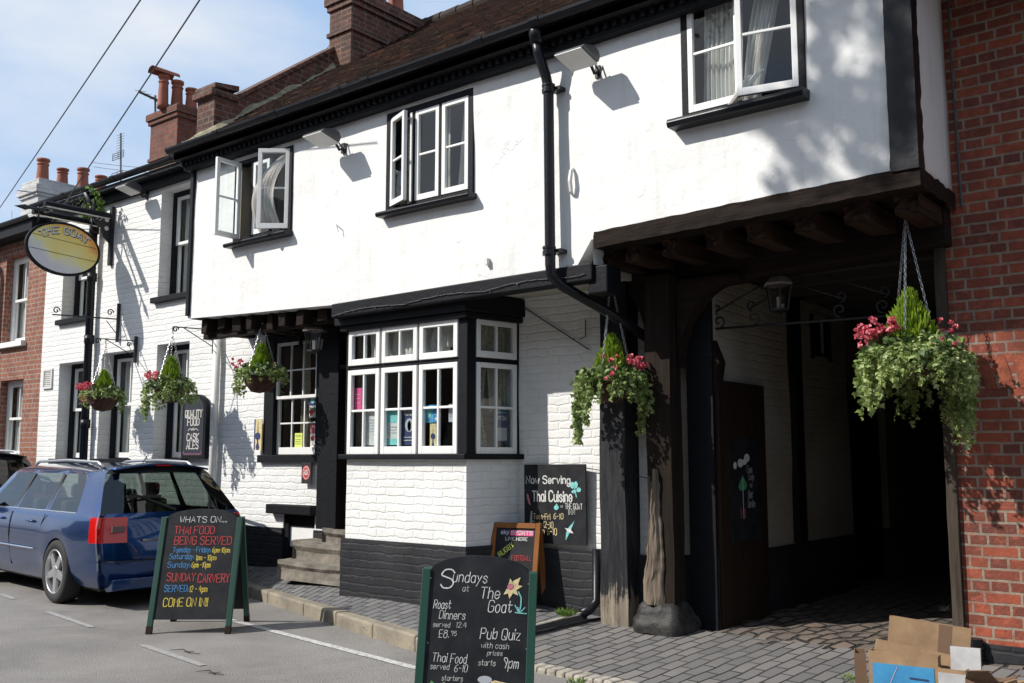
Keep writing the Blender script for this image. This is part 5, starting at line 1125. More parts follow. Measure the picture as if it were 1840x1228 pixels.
def basket(x, y, z, hook, label, R, spread, drops, cone_h, flowers, seed, chains=True, conif=900, dens=60):
    # z: rim height of the bowl; drops: function of azimuth -> strand length; flowers: list of (azimuth, radius, z offset, count)
    random.seed(seed); t = thing('hanging_basket', (x, y, z), label, 'hanging basket', 'hanging flower baskets along the pub front'); c = Vector((x, y, z))
    mb = MB(); mb.lathe([(.03, -R * .95), (R * .5, -R * .86), (R * .82, -R * .5), (R * .97, -R * .15), (R, 0), (R * .9, .01), (R * .3, .02)], 22, T(c)); mb.jit(.012, 14); mb.build('basket_bowl', M['wicker'], t)
    if chains:
        hk = Vector((x, y, hook))
        for k in range(3):
            a = 2 * pi * k / 3 + .55; e = c + Vector((R * cos(a), R * sin(a), 0)); L = (hk - e).length; n = int(L / .03); mb = MB(); d = (hk - e) / n; u = d.cross(Vector((.3, .7, .1))).normalized(); w = d.cross(u).normalized()
            for i in range(n):
                o, q = e + d * (i + .5), (u if i % 2 else w)
                mb.tube([o + d * .62 * cos(th) + q * .008 * sin(th) for th in [2 * pi * j / 8 for j in range(8)]], .0027, 4, closed=True)
            mb.build('chain', M['steel'], t)
        mb = MB(); mb.tube([(x, y, hook - .01), (x + .015, y, hook + .02), (x, y, hook + .045), (x, y, hook + .09)], .006, 6); mb.build('hook', M['iron'], t)
    iv = MB(); fo = MB()
    for k in range(int(dens * spread / .3)):
        a = ru(0, 2 * pi); L = drops(a) * ru(.45, 1); p = c + Vector((R * .7 * cos(a), R * .7 * sin(a), .03)); ro = spread * ru(.75, 1.05); out = 0; s_ = 0; da = ru(-.3, .3)
        while s_ < L + ro - R * .7:
            f = s_ / (L + ro); r = R * .7 + (ro - R * .7) * min(1, s_ / (ro - R * .7 + .02)) ** .7; zz = .06 * sin(min(1, s_ / .2) * pi) - max(0, s_ - (ro - R * .7)) * .98
            for _ in range(2): leaf(iv, c + Vector((r * cos(a + da * f), r * sin(a + da * f), zz)) + Vector((ru(-.02, .02), ru(-.02, .02), ru(-.02, .02))), ru(.026, .048))
            s_ += .022
    for k in range(int(1400 * spread)):
        a = ru(0, 2 * pi); r = spread * .95 * sqrt(R_()); leaf(fo if R_() < .7 else iv, c + Vector((r * cos(a), r * sin(a), .03 + .10 * (1 - (r / spread) ** 2) + ru(-.05, .06))), ru(.03, .055))
    iv.build('ivy', M['ivy'], t); fo.build('leaves', M['foliage'], t)
    cn = MB(); rb = cone_h * .40
    for k in range(conif):
        f = R_() ** 1.25; a = ru(0, 2 * pi); r = rb * (1 - f ** 1.5) ** .9 * sqrt(ru(.15, 1)) * (1 + .2 * sin(a * 3 + f * 7)); p = c + Vector((r * cos(a), r * sin(a), .06 + f * cone_h * .95)); d = Vector((cos(a) * .5 * ru(.2, 1.3), sin(a) * .5 * ru(.2, 1.3), 1)).normalized(); s_ = ru(.04, .075)
        b = d.cross(Vector((ru(-1, 1), ru(-1, 1), .1))).normalized(); cn.add([p - b * .004, p + b * .004, p + d * s_ * .6 + b * .009, p + d * s_, p + d * s_ * .6 - b * .009], [(0, 1, 2, 3, 4)])
    cn.build('conifer', M['conifer'], t)
    for a, r, dz, n in flowers:
        fl = MB()
        for k in range(n):
            p = c + Vector((r * cos(a), r * sin(a), dz)) + Vector((ru(-.07, .07), ru(-.07, .07), ru(-.035, .06)))
            for j in range(9):
                d = Vector((ru(-1, 1), ru(-1, 1), ru(-.4, 1))).normalized(); q = d.cross(Vector((ru(-1, 1), ru(-1, 1), ru(-1, 1)))).normalized(); s_ = ru(.018, .03)
                fl.add([p, p + d * s_ * .7 + q * s_ * .55, p + d * s_, p + d * s_ * .7 - q * s_ * .55], [(0, 1, 2, 3)])
        fl.build('flower_cluster', M['flower'], t)
    return t
AL = atan2(-.627, -.779); AR = AL + pi; AF = atan2(-.779, .627)       # azimuths that lie left, right and front of the street side
def drop(base, *lobes):
    def f(a):
        v = base
        for a0, amp, w in lobes: v += amp * math.exp(-((math.remainder(a - a0, 2 * pi)) / w) ** 2)
        return v
    return f
basket(-1.955, 6.66, 2.14, 3.08, 'largest basket in the foreground against the dark passage and red brick', .17, .35, drop(.22, (AL, .22, .6), (AR, .42, .7), (AR + 1.2, .2, .5)), .37, [(AL, .28, .15, 26), (AL + .45, .22, .18, 22), (AL - .4, .27, .10, 12), (AR, .24, .2, 6), (AL + .5, .2, -.06, 3), (AF + .4, .27, .08, 5)], 5, conif=2600, dens=105)
basket(-4.3, 6.64, 2.08, 2.93, 'hanging basket in front of the black post beside the drainpipe', .17, .31, drop(.16, (AL, .36, .8), (AR, .28, .7)), .31, [(AR, .25, .14, 24), (AR - .5, .2, .16, 12), (AF, .1, .16, 8), (AL, .26, -.06, 2), (AF, .28, .04, 4)], 6, conif=1500, dens=80)
basket(-8.72, 6.5, 2.36, 2.95, 'hanging basket over the sash window left of the pub door', .19, .28, drop(.08, (AL, .2, .6)), .27, [(AL, .25, .12, 14), (AR, .12, .12, 8)], 7, chains=True, conif=900)
basket(-10.39, 6.45, 2.30, 2.95, 'hanging basket above the arched navy sign, trailing far on its left', .18, .30, drop(.16, (AL, .34, .6), (AR, .08, .6)), .30, [(AL, .22, .13, 34), (AL + .6, .14, .14, 16)], 8, conif=900)
basket(-12.2, 6.6, 2.28, 2.95, 'leftmost hanging basket with pink flowers beside the black downpipe', .2, .27, drop(.07, (AR, .16, .6), (AL, .1, .6)), .27, [(AL, .26, .1, 36), (AL + .5, .18, .12, 26), (AL - .3, .3, -.02, 16)], 9, conif=900)
random.seed(3)
for bx, bz, lab in ((-12.2, 2.98, 'black iron bracket holding the leftmost flower basket'), (-10.39, 2.98, 'black iron bracket between the sign and the jetty corner'), (-8.72, 2.96, 'black iron bracket above the sash window left of the door')):
    t = thing('iron_bracket', (bx, 7.0, bz), lab, 'bracket', 'iron hanging brackets'); mb = MB(); y0 = 6.46
    mb.box(bx + .0, bx + .024, 7.0, 7.04, bz - .22, bz + .14); mb.tube([(bx, 7.03, bz + .08), (bx, y0, bz + .06)], .008, 6); mb.tube([(bx, 7.03, bz - .14), (bx, 6.6, bz + .06)], .006, 6); BM2 = T((bx, 0, 0)) @ Rz(pi / 2); scroll(mb, (y0 + .03, bz + .03), .04, 1.2, BM2); scroll(mb, (6.93, bz + .02), .035, 1.2, BM2); mb.build('scrollwork', M['iron'], t)
# ================================================================== CARS
def m_paint(name, c):
    t = NT(name); t.col(c); t.b.inputs['Metallic'].default_value = .75; t.rough(.26); t.b.inputs['Coat Weight'].default_value = 1; t.b.inputs['Coat Roughness'].default_value = .04
    n = t.noise(900, 2); t.bump(n.outputs['Fac'], .03, .001); return t.m
M['blue'] = m_paint('blue_metallic_paint', (.002, .042, .17)); M['dcar'] = m_paint('black_car_paint', (.012, .012, .014)); M['cglass'] = m_glass('tinted_car_glass', (.6, .68, .64), .25); M['rglass'] = m_glass('dark_rear_glass', (.34, .4, .38), .1)
M['trim'] = m_simple('black_plastic', (.012, .012, .013), .5); M['tyre'] = m_simple('tyre', (.018, .018, .018), .8, bump=.3, bs=60); M['alloy'] = m_simple('alloy', (.6, .6, .6), .3, metal=.8); M['chrome'] = m_simple('chrome', (.75, .75, .76), .12, metal=1)
t_ = NT('red_lamp'); t_.col((.5, .006, .004)); t_.rough(.12); t_.b.inputs['Coat Weight'].default_value = .3; M['lamp'] = t_.m; M['lampc'] = m_simple('clear_lamp', (.16, .12, .12), .15, coat=.5); M['seat'] = m_simple('car_seat', (.09, .095, .1), .8)
def car(name, label, loc, yaw, paint, zs=1., group=None, roofc=None):
    t = thing(name, loc, label, 'car', group); CM = T(loc) @ Rz(yaw) @ S3(1, .955, zs)
    rows = [(.77, .20), (.835, .30), (.868, .48), (.885, .65), (.875, .80), (.845, .895), (.82, .925), (.635, 1.315), (.56, 1.375), (.37, 1.41), (.19, 1.425), (0, 1.43)]
    lo = [.10, .30, .62, .79, .99, 1.19, 1.36, 1.47, 2.0, 2.28, 2.38, 2.9, 3.27, 3.42, 3.63, 3.84, 3.99, 4.35, 4.50]
    hi = [.50, .64, .84, .98, 1.12, 1.26, 1.38, 1.46, 1.95, 2.2, 2.28, 2.55, 2.78, 2.93, 3.60, 3.84, 3.99, 4.32, 4.46]
    rx = [.13, .04, 0, .02, .05, .08, .11, .42, .46, .44, .43, .42]
    def pt(c, r):
        y, z = rows[r]; f = 0 if r <= 5 else .18 if r == 6 else 1
        x = lo[c] + (hi[c] - lo[c]) * f
        if c == 0: x = rx[r] + .08; y *= .955
        elif c == 1: y *= .985; x = rx[r] + .21 + .01 * f
        if r >= 8 and c < 14 and c > 1: z -= .02 * ((c - 8) / 6.) ** 2
        if r >= 7 and c >= 14:
            z = (.955, .86, .83, .76, .66)[c - 14] + (r - 7) * .008; y = (.70, .62, .42, .21, 0)[r - 7] * (1, .98, .96, .9, .8)[c - 14]
        elif c >= 14: z = z * (1, .97, .95, .88, .8)[c - 14] if r > 3 else z; y *= (1, 1, .99, .94, .82)[c - 14]
        if r == 6 and c >= 14: z = (.92, .84, .81, .74, .64)[c - 14]
        for w in (.99, 3.63):
            cs = (2, 3, 4, 5, 6) if w < 2 else (12, 13, 14, 15, 16)
            if c in cs:
                k = cs.index(c)
                if r <= 2: y += .012
                if r == 2: a = radians((168, 128, 90, 52, 12)[k]); x = w + .365 * cos(a); z = .32 + .365 * sin(a)
                elif r < 2: x = w + (-.365, -.24, 0, .24, .365)[k]
                elif r == 3: z = max(z, (.65, .70, .755, .70, .65)[k]); y += .006
        return (x, y, z)
    nC, nR = len(lo), len(rows)
    V = {}; vs = []
    for s in (1, -1):
        for c in range(nC):
            for r in range(nR):
                if r == nR - 1 and s == -1: V[s, c, r] = V[1, c, r]; continue
                x, y, z = pt(c, r); V[s, c, r] = len(vs); vs.append((x, s * y, z))
    body, glass, lamp = [], {'side': [], 'rear': [], 'front': []}, {1: [], -1: []}
    for s in (1, -1):
        for c in range(nC - 1):
            for r in range(nR - 1):
                q = (V[s, c, r], V[s, c + 1, r], V[s, c + 1, r + 1], V[s, c, r + 1]); q = q[::-1] if s == 1 else q
                if r < 2 and (2 <= c <= 5 or 12 <= c <= 15): continue
                if r == 6 and (2 <= c <= 5 or 7 <= c <= 8 or 10 <= c <= 11): glass['side'].append((s, c, q)); continue
                if r >= 7 and c == 13: glass['front'].append(q); continue
                if c == 0 and r in (3, 4): lamp[s].append(q); continue
                body.append(q)
    # rear cap
    top = []
    S_ = [1, .66, .33, 0, -.33, -.66, -1]; Cp = {}
    for r in range(9):
        y0 = pt(0, r)[1]; z0 = pt(0, r)[2]
        for k, f in enumerate(S_):
            if abs(f) == 1: Cp[r, k] = V[int(f), 0, r]
            elif r == 8: Cp[r, k] = V[1 if f > 0 else -1, 0, 8 + {.66: 1, .33: 2, 0: 3}[abs(f)]]
            else: Cp[r, k] = len(vs); vs.append((rx[r] + .02 * abs(f), y0 * f, z0 + .012 * (1 - abs(f)) * (r >= 6)))
    for r in range(8):
        for k in range(6):
            q = (Cp[r, k], Cp[r, k + 1], Cp[r + 1, k + 1], Cp[r + 1, k]); q = q[::-1]
            if r == 6: glass['rear'].append(q); continue
            if r in (3, 4) and k in (0, 5): lamp[1 if k == 0 else -1].append(q); continue
            (top if r == 7 else body).append(q)
    # front cap
    for r in range(nR - 2):
        if r < 11: 
            a, b, c_, d = V[1, nC - 1, r], V[-1, nC - 1, r], V[-1, nC - 1, r + 1], V[1, nC - 1, r + 1]; body.append((a, b, c_, d))
    CR = {}
    for grp, v_ in [([q for a, c, q in glass['side'] if a == s and r0 <= c <= r1], .75) for s in (1, -1) for r0, r1 in ((2, 5), (7, 8), (10, 11))] + [(lamp[1], .9), (lamp[-1], .9), (glass['rear'], .8)]:
        cnt = {}
        for f in grp:
            for i in f: cnt[i] = cnt.get(i, 0) + 1
        for i, n in cnt.items():
            if n == 1: CR[i] = v_
    def mk(faces, name, mt, par=t, sub=2, **k):
        used = sorted({i for f in faces for i in f}); mp_ = {o: n for n, o in enumerate(used)}
        mb = MB(CM); mb.add([vs[i] for i in used], [tuple(mp_[i] for i in f) for f in faces]); o = mb.build(name, mt, par, smooth=True, sub=sub, **k)
        at = o.data.attributes.new('crease_vert', 'FLOAT', 'POINT'); at.data.foreach_set('value', [CR.get(i, 0.) for i in used]); return o
    bo = mk(body, 'body', M[paint])
    for s in (1, -1):
        for rng in ((2, 5), (7, 8), (10, 11)): mk([q for a, c, q in glass['side'] if a == s and rng[0] <= c <= rng[1]], 'side_window', M['cglass'])
        mk(lamp[s], 'tail_light', M['lamp'])
    mk(glass['rear'], 'rear_window', M['rglass']); mk(glass['front'], 'windscreen', M['cglass']); mk(top, 'tailgate_top', M['trim'])
    # cabin
    mb = MB(CM); mb.box(.35, 3.6, -.76, .76, .42, .5); mb.box(.35, .4, -.7, .7, .5, .8); mb.box(3.3, 3.5, -.7, .7, .5, .9); mb.build('cabin_floor', M['trim'], t)
    for x, hs in ((1.45, (.42, 0, -.42)), (2.35, (.38, -.38))):
        for y in hs: mb = MB(CM); mb.box(x - .02, x + .14, y - .2, y + .2, .5, 1.02); mb.box(x, x + .1, y - .11, y + .11, 1.05, 1.2); mb.build('seat', M['seat'], t, bev=.04)
    # wheels
    for wx in (.99, 3.63):
        for s in (1, -1):
            w = MB(CM @ T((wx, s * .80, .32)) @ Rx(-s * pi / 2)); w.lathe([(.215, -.1), (.30, -.105), (.318, -.09), (.322, -.05), (.322, .04), (.315, .075), (.295, .092), (.225, .088), (.215, .06)], 40, cap=False); w = w.build('wheel', M['tyre'], t, smooth=True)
            r_ = MB(CM @ T((wx, s * .80, .32)) @ Rx(-s * pi / 2)); r_.lathe([(.226, .086), (.222, .092), (.212, .088), (.205, .05), (.20, -.02)], 40, cap=False)
            for k in range(5):
                a = 2 * pi * k / 5 + .3; R2 = Rz(a); r_.prism([(.03, -.045), (.21, -.028), (.21, .028), (.03, .045)], .045, .078, 'z', R2)
            r_.lathe([(.065, .05), (.06, .08), (.03, .088), (.0, .088)], 20, cap=False); r_.build('rim', M['alloy'], w, bev=.004)
            d = MB(CM @ T((wx, s * .80, .32)) @ Rx(-s * pi / 2)); d.lathe([(.20, -.02), (.02, -.02)], 24, cap=False); d.lathe([(.14, .0), (.14, .01), (.02, .012)], 24, cap=False); d.build('brake_disc', M['trim'], w)
            a = MB(CM); a.grid(lambda u, v: (wx + .39 * cos(pi * u - .0), s * (.80 - .5 * v), .30 + .40 * sin(pi * u)), 14, 1); a.build('arch_liner', M['trim'], t)
    mb = MB(CM); mb.box(.25, 4.3, -.72, .72, .17, .24); mb.build('underside', M['trim'], t)
    # rear details
    mb = MB(CM); mb.prism([(.02, .19), (.16, .17), (.3, .3), (.02, .3)], -.70, .70, 'y'); mb.build('bumper_valance', M[paint], t, bev=.01)
    mb = MB(CM); mb.grid(lambda u, v: (.66 - .26 * v, (-.53 + 1.06 * u) * (1 + .02 * v), 1.368 - .012 * v ** 2 + .052 * (1 - abs(2 * u - 1) ** 2.4)), 18, 4); mb.build('spoiler', M[paint], t, smooth=True, solid=.02)
    mb = MB(CM); mb.grid(lambda u, v: (.392, -.09 + .18 * u, 1.395 + .014 * v), 4, 1); mb.build('brake_light', M['lamp'], t)
    mb = MB(CM); mb.tube([(.10, .0, .95), (.115, .05, .97), (.25, .36, 1.10), (.27, .42, 1.12)], [.016, .014, .01, .008], 6); mb.box(.20, .215, .12, .5, 1.075, 1.10, T((0, 0, 0))); mb.build('wiper', M['trim'], t)
    mb = MB(CM); mb.tube([(-.005 + .02 * abs(k / 6), .40 * k / 6, .665) for k in range(-6, 7)], .010, 6); mb.build('chrome_strip', M['chrome'], t)
    mb = MB(CM); mb.tube([(.002, .80 * k / 8 * 1.0, .47) if abs(k) < 8 else (.12, .84 * k / 8, .47) for k in range(-8, 9)], .007, 6); mb.build('bumper_seam', M['trim'], t)
    for s in (1, -1):
        mb = MB(CM); mb.tube([(lo[i] + (.18 * (hi[i] - lo[i])), s * (.822), .922) for i in range(2, 13)], .008, 6); mb.build('window_trim', M['chrome'], t)
        mb = MB(CM); mb.tube([(1.55, s * .895, .52), (3.2, s * .895, .52)], .009, 6); mb.build('side_strip', M['chrome'], t)
        mb = MB(CM); mb.tube([(.7, s * .53, 1.38), (.85, s * .53, 1.435), (1.6, s * .545, 1.455), (2.4, s * .545, 1.44), (2.55, s * .53, 1.40)], .017, 8); mb.build('roof_rail', M['steel'], t, smooth=True)
        for x in (1.62, 2.52):
            mb = MB(CM); mb.tube([(x, s * .868, .80), (x + .04, s * .895, .805), (x + .16, s * .895, .805), (x + .2, s * .868, .80)], .014, 8); mb.build('door_handle', M[paint], t, smooth=True)
        for P in ([(1.36, .862, .885), (1.42, .872, .80), (1.46, .878, .66), (1.47, .865, .5), (1.47, .83, .32)], [(2.33, .85, .885), (2.33, .876, .80), (2.33, .886, .66), (2.33, .868, .5), (2.33, .83, .30)]):
            mb = MB(CM); mb.tube([(x, s * y, z) for x, y, z in P], .0045, 5); mb.build('door_seam', M['trim'], t)
        mb = MB(CM); mb.tube([(1.425, s * .80, .93), (1.42, s * .64, 1.30)], .022, 5); mb.tube([(2.33, s * .80, .93), (2.24, s * .64, 1.30)], .024, 5); mb.build('door_pillar', M['trim'], t)
        mb = MB(CM); mb.lathe([(.0, -.1), (.07, -.09), (.09, 0), (.07, .09), (0, .1)], 10, T((3.18, s * .98, 1.0)) @ S3(.7, 1, .8), cap=False); mb.tube([(3.2, s * .82, .95), (3.18, s * .95, .98)], .02, 6); mb.build('door_mirror', M['trim'], t, smooth=True)
        mb = MB(CM); mb.box(.052, .075, s * .58, s * .58 + s * .13, .75, .81); mb.build('reversing_lamp', M['lampc'], t)
    mb = MB(CM); mb.tube([(.9, 0, 1.42), (.8, 0, 1.5)], .006, 5); mb.build('aerial', M['trim'], t)
    return t
ang = pi - radians(5)
wc = atZ(100, 1087, 0); f = Vector((cos(ang), sin(ang), 0)); l = Vector((-sin(ang), cos(ang), 0))
loc = wc - f * .99 - l * .85 + Vector((-.12, .02, 0)); loc.z = 0
car('estate_car', 'metallic blue estate car with silver roof rails parked beside the kerb', loc, ang, 'blue')
car('hatchback_car', 'black car parked ahead of the blue estate at the left edge', (-13.95, 6.1, 0), pi - radians(4), 'dcar', 1.1)
# ================================================================== CARDBOARD
def carton(c, yaw, w, d, h, mt, label, tilt=0, flaps=True, face=None, roll=0):
    t = thing('cardboard_box', c, label, 'box', 'flattened boxes by the brick wall'); BX = T(c) @ Rz(yaw) @ Ry(roll) @ Rx(tilt); mb = MB(BX); k = .005
    mb.box(0, w, 0, k, 0, h); mb.box(0, w, d - k, d, 0, h); mb.box(0, k, k, d - k, 0, h); mb.box(w - k, w, k, d - k, 0, h); mb.box(k, w - k, k, d - k, 0, k); mb.jit(.004, 5); mb.build('carton', M[mt], t)
    if flaps:
        mb = MB(BX); mb.add([(0, 0, h), (w, 0, h), (w - .03, -.07, h + .06), (.03, -.08, h + .05)], [(0, 1, 2, 3)]); mb.add([(w, 0, h), (w, d, h), (w + .08, d - .02, h + .03), (w + .07, .02, h + .02)], [(0, 1, 2, 3)]); mb.build('flap', M[mt], t, solid=.005)
    if face:
        mb = MB(BX); x0, x1, z0, z1 = face[1]; mb.box(x0, x1, -.004, -.001, z0, z1); mb.build('printed_face', INK[face[0]], t)
        if face[0] == 's':
            mb = MB(BX); ribbon(mb, [(w * .6, h * .73), (w * .85, h * .725)], .008, T((0, -.005, 0))); mb.build('print_mark', INK['n'], t)
            mb = MB(BX); ribbon(mb, [(.03, h * .2), (w * .2, h * .45), (w * .42, h * .84)], .003, T((0, -.005, 0))); mb.build('crease', INK['w'], t)
    if h > .5:
        mb = MB(BX); mb.box(w * .62, w * .78, -.003, -.001, h * .2, h); mb.build('tape', M['dcard'], t); mb = MB(BX); mb.box(w * .08, w * .2, -.003, -.001, h * .62, h * .75); mb.build('print_mark', M['dcard'], t)
    return t
cb = radians(8); c0 = Vector((-1.87, 5.28, .03)); INK['s'] = m_simple('blue_print', (.05, .27, .5), .5, c2=(.035, .2, .4), vs=9, bump=.4, bs=12); INK['w'] = m_simple('scuffed_white_card', (.5, .5, .5), .7, var=.3, vs=8)
carton(c0 + Vector((.02, .0, 0)), cb, .34, .1, .44, 'card', 'cardboard box with bright blue printed front leaning at the front', -.05, False, ('s', (.02, .32, .02, .38)))
carton(c0 + Vector((.02, .16, 0)), cb + .05, .40, .10, .60, 'card', 'tall plain brown carton standing behind the blue printed box', -.10, False, roll=.10)
carton(c0 + Vector((.0, .11, .34)), cb + .1, .38, .03, .15, 'card', 'flat brown cardboard strip slotted between the blue box and tall carton', -.3, False, roll=.16)
carton(c0 + Vector((.36, .03, 0)), cb - .05, .13, .1, .39, 'card', 'narrow carton with white side right of the blue printed box', -.03, False, ('w', (.0, .13, 0, .37)))
carton(c0 + Vector((.49, .02, 0)), cb - .12, .15, .12, .36, 'dcard', 'small dark brown carton with open flap at the right of the pile', -.03, True, ('e', (.03, .10, .26, .30)))
carton(c0 + Vector((.40, .12, .36)), cb, .14, .04, .13, 'card', 'white faced scrap of carton sticking up at the back right', -.1, False, ('w', (0, .14, 0, .13)))
carton(c0 + Vector((-.07, .05, 0)), cb + .2, .06, .14, .41, 'dcard', 'thin brown carton edge at the far left of the pile', .0, False)
carton(c0 + Vector((.62, .08, 0)), cb + .3, .10, .10, .33, 'card', 'open pale carton end at the far right of the pile', .05, True)
# ================================================================== CABLES AND AERIALS
def cable(p, q, sag, label, r=.007):
    mb = MB(); mb.tube([p.lerp(q, k / 30) - Vector((0, 0, sag * 4 * (k / 30) * (1 - k / 30))) for k in range(31)], r, 5); tag(mb.build('overhead_cable', M['wire']), label, 'cable', 'overhead cables in the sky')
cable(atY(-60, 460, 9), atY(262, -14, 5.0), .02, 'upper left overhead cable crossing the open sky', .008); cable(atX(55, 455, -16.3), atY(372, -20, 5.0), .02, 'lower overhead cable crossing in front of the white chimney', .008)
cable(atY(560, 118, 8.6), atY(640, 18, 8.6), .03, 'thin wire rising to the large brick chimney', .004)
cable(atY(165, 292, 9), atY(320, 305, 9), .02, 'upper thin line of the aerial wires near the white chimney', .005); cable(atY(168, 300, 9), atY(300, 312, 9), .02, 'lower thin line of the aerial wires near the white chimney', .005)
def aerial(px, v0, v1, Y, label, kind):
    b, a = atY(px, v1, Y), atY(px, v0, Y); t = thing('tv_aerial', b, label, 'aerial', 'television aerials on the roofs'); mb = MB(); mb.tube([b, a], .018, 6); mb.build('mast', M['wire'], t); mb = MB(); hgt = (a - b).z
    if kind == 1:
        for k in range(7): z = a.z - .02 - k * .05; mb.tube([(a.x - .13, a.y, z), (a.x + .13, a.y, z)], .004, 4)
        for zc in (a.z - .43, a.z - .8):
            for dz in (-.06, -.02, .02, .06): mb.tube([(a.x - .19, a.y - .03, zc + dz), (a.x + .19, a.y - .03, zc + dz)], .007, 4)
            for dx in (-.19, 0, .19): mb.tube([(a.x + dx, a.y - .03, zc - .06), (a.x + dx, a.y - .03, zc + .06)], .006, 4)
    else:
        mb.tube([(a.x - .05, a.y - .25, a.z), (a.x + .1, a.y + .25, a.z - .14)], .02, 5)
        for k in range(7): y = a.y - .24 + k * .08; mb.tube([(a.x - .16, y, a.z - .0 - .02 * k + .05), (a.x + .16, y, a.z - .02 * k - .05)], .004, 4)
        for z in (.1, .2): mb.tube([(b.x, b.y, b.z + z), (b.x + .25, b.y, b.z + z)], .012, 4)
    mb.build('elements', M['wire'], t)
aerial(217, 240, 345, 9, 'tall branching television aerial above the white brick house gutter', 1); aerial(279, 172, 262, 7.6, 'short television aerial clamped to the red brick chimney', 2)
mb = MB(); a, b = atY(21, 380, 9), atY(20, 470, 9); mb.tube([b, a], .012, 5); tag(mb.build('roof_pole', M['pvc']), 'thin pale pole standing on the red brick house roof', 'pole')
# creeper by the gutter, nests and weeds
def clump(name, label, cat, c, r, n, mt, s0, s1, squash=1):
    mb = MB()
    for k in range(n): leafs(mb, c + Vector((ru(-r, r), ru(-r, r) * .5, ru(-r, r) * squash)), ru(s0, s1))
    return tag(mb.build(name, M[mt]), label, cat)
M['sprig'] = m_leaf('creeper_leaf', (.22, .34, .06), (.12, .22, .04), None, 20, .35)
t = thing('creeper', (-13.3, 6.85, 5.0), 'sprigs of green creeper growing from the gutter beside the pub sign', 'plant'); mb = MB(); st = MB()
for k in range(12):
    p = atY(ru(155, 200), ru(370, 400), 6.85); q = p + Vector((ru(-.5, .35), ru(-.2, .05), ru(-.15, .35))); st.tube([p, p.lerp(q, .5) + Vector((0, 0, .05)), q], .005, 4)
    for j in range(26): leafs(mb, p.lerp(q, R_()) + Vector((ru(-.04, .04), ru(-.04, .04), ru(-.04, .04))), ru(.04, .07))
mb.build('leaves', M['sprig'], t); st.build('stem', M['browndoor'], t)
def grass(c, r, n, h, label):
    mb = MB()
    for k in range(n):
        a, q = ru(0, 2 * pi), r * sqrt(R_()); p = c + Vector((q * cos(a), q * sin(a), 0)); d = Vector((cos(a) * ru(0, .8), sin(a) * ru(0, .8), 1)).normalized() * h * ru(.4, 1); b = Vector((-sin(a), cos(a), 0)) * .003
        mb.add([p - b, p + b, p + d * .6 + b * .7 + Vector((0, 0, 0)), p + d + Vector((cos(a), sin(a), -.3)) * h * .15, p + d * .6 - b * .7], [(0, 1, 2, 3, 4)])
    tag(mb.build('grass_tuft', M['sprig']), label, 'weeds', 'weeds in the paving')
for u, v, w_, lab in ((330, 1172, .16, 'thin dry twig lying on the road left of the big chalkboard'), (375, 1210, .12, 'short dry twig near the lower edge of the road')):
    mb = MB(); p = atZ(u, v, .006); mb.tube([p + Vector((-w_, -.02, 0)), p + Vector((-w_ * .3, .03, .01)), p + Vector((w_ * .4, .0, .006)), p + Vector((w_, .04, 0))], [.002, .004, .004, .002], 5); mb.tube([p, p + Vector((.05, .06, .004))], .002, 4)
    tag(mb.build('twig', M['browndoor']), lab, 'twig')
grass(atZ(1018, 1106, .2), .07, 160, .07, 'bright grass tuft in the pavement in front of the black plinth'); grass(atZ(680, 1138, .02), .08, 110, .09, 'small weed growing in the gutter against the kerb face'); grass(atZ(1035, 1228, .02), .06, 60, .05, 'weed between the pale kerb setts')
for u, v, n, lab in ((1475, 1165, 200, 'patch of green weeds among the cobbles, left of the boxes'), (1430, 1150, 90, 'small yellow green weeds where cobbles meet the pavers'), (1520, 1170, 110, 'weed tuft nearest the cardboard boxes'), (1538, 1222, 90, 'low weed at the foot of the boxes')): grass(atZ(u, v, .1), .1, n, .035, lab)
mb = MB(); p = atZ(1697, 1098, .16); 
for k in range(30): d = Vector((ru(-1, 1), ru(-1, 1), ru(0, 1))) * .05; mb.tube([p, p + d], .0015, 3)
tag(mb.build('feather', M['white']), 'small white feather lying on the dark cobbles', 'feather')
t = thing('electric_wires', (-5, 7, 2.2), 'thin black cable clipped diagonally across the white brick right of the bay', 'cable'); mb = MB()
mb.tube([atY(937, 550, YL - .02), atY(1058, 628, YL - .02)], .006, 5); mb.tube([atY(1045, 840, YL - .03), atY(1170, 860, 7.0)], .004, 5); mb.tube([atY(1052, 575, YL - .02), atY(1052, 605, YL - .02), atY(1042, 610, YL - .02)], .005, 5); mb.build('wire', M['wire'], t)
# ================================================================== STREET TREE (behind the camera; throws the dappled shade)
t = thing('street_tree', (-5.5, -3.7, 0), 'street tree across the road throwing dappled shade', 'tree'); mb = MB()
mb.tube([(-5.6, -3.7, 0), (-5.6, -3.7, 3), (-5.5, -3.75, 6), (-5.4, -3.8, 9), (-5, -4.2, 13)], [.35, .3, .26, .2, .1], 10); br = []
tg = Vector((-7.6, -2.9, 13.7)); L1 = MB(); random.seed(21)
def shadow_src(x, z, k): return Vector((x - .75 * k, YU - k, z + 1.05 * k))
spots = [(-2.05, 4.55, .30), (-2.35, 4.6, .2), (-1.85, 4.2, .28), (-2.15, 3.75, .25), (-1.9, 3.65, .25), (-2.45, 3.75, .2), (-2.2, 4.0, .17), (-2.7, 3.42, .10), (-2.45, 3.45, .14), (-2.05, 3.4, .14), (-1.85, 3.9, .22), (-2.35, 4.25, .12), (-2.75, 3.85, .11), (-1.95, 4.8, .3), (-2.35, 3.95, .15), (-2.6, 3.62, .12)]
for x, z, r in spots:
    k = ru(4.8, 6.2); c = shadow_src(x, z, k); br.append(c)
    for j in range(int(420 * r)):
        d = Vector((random.gauss(0, r * .42), random.gauss(0, r * .42), random.gauss(0, r * .32))); leafs(L1, c + d, ru(.07, .12))
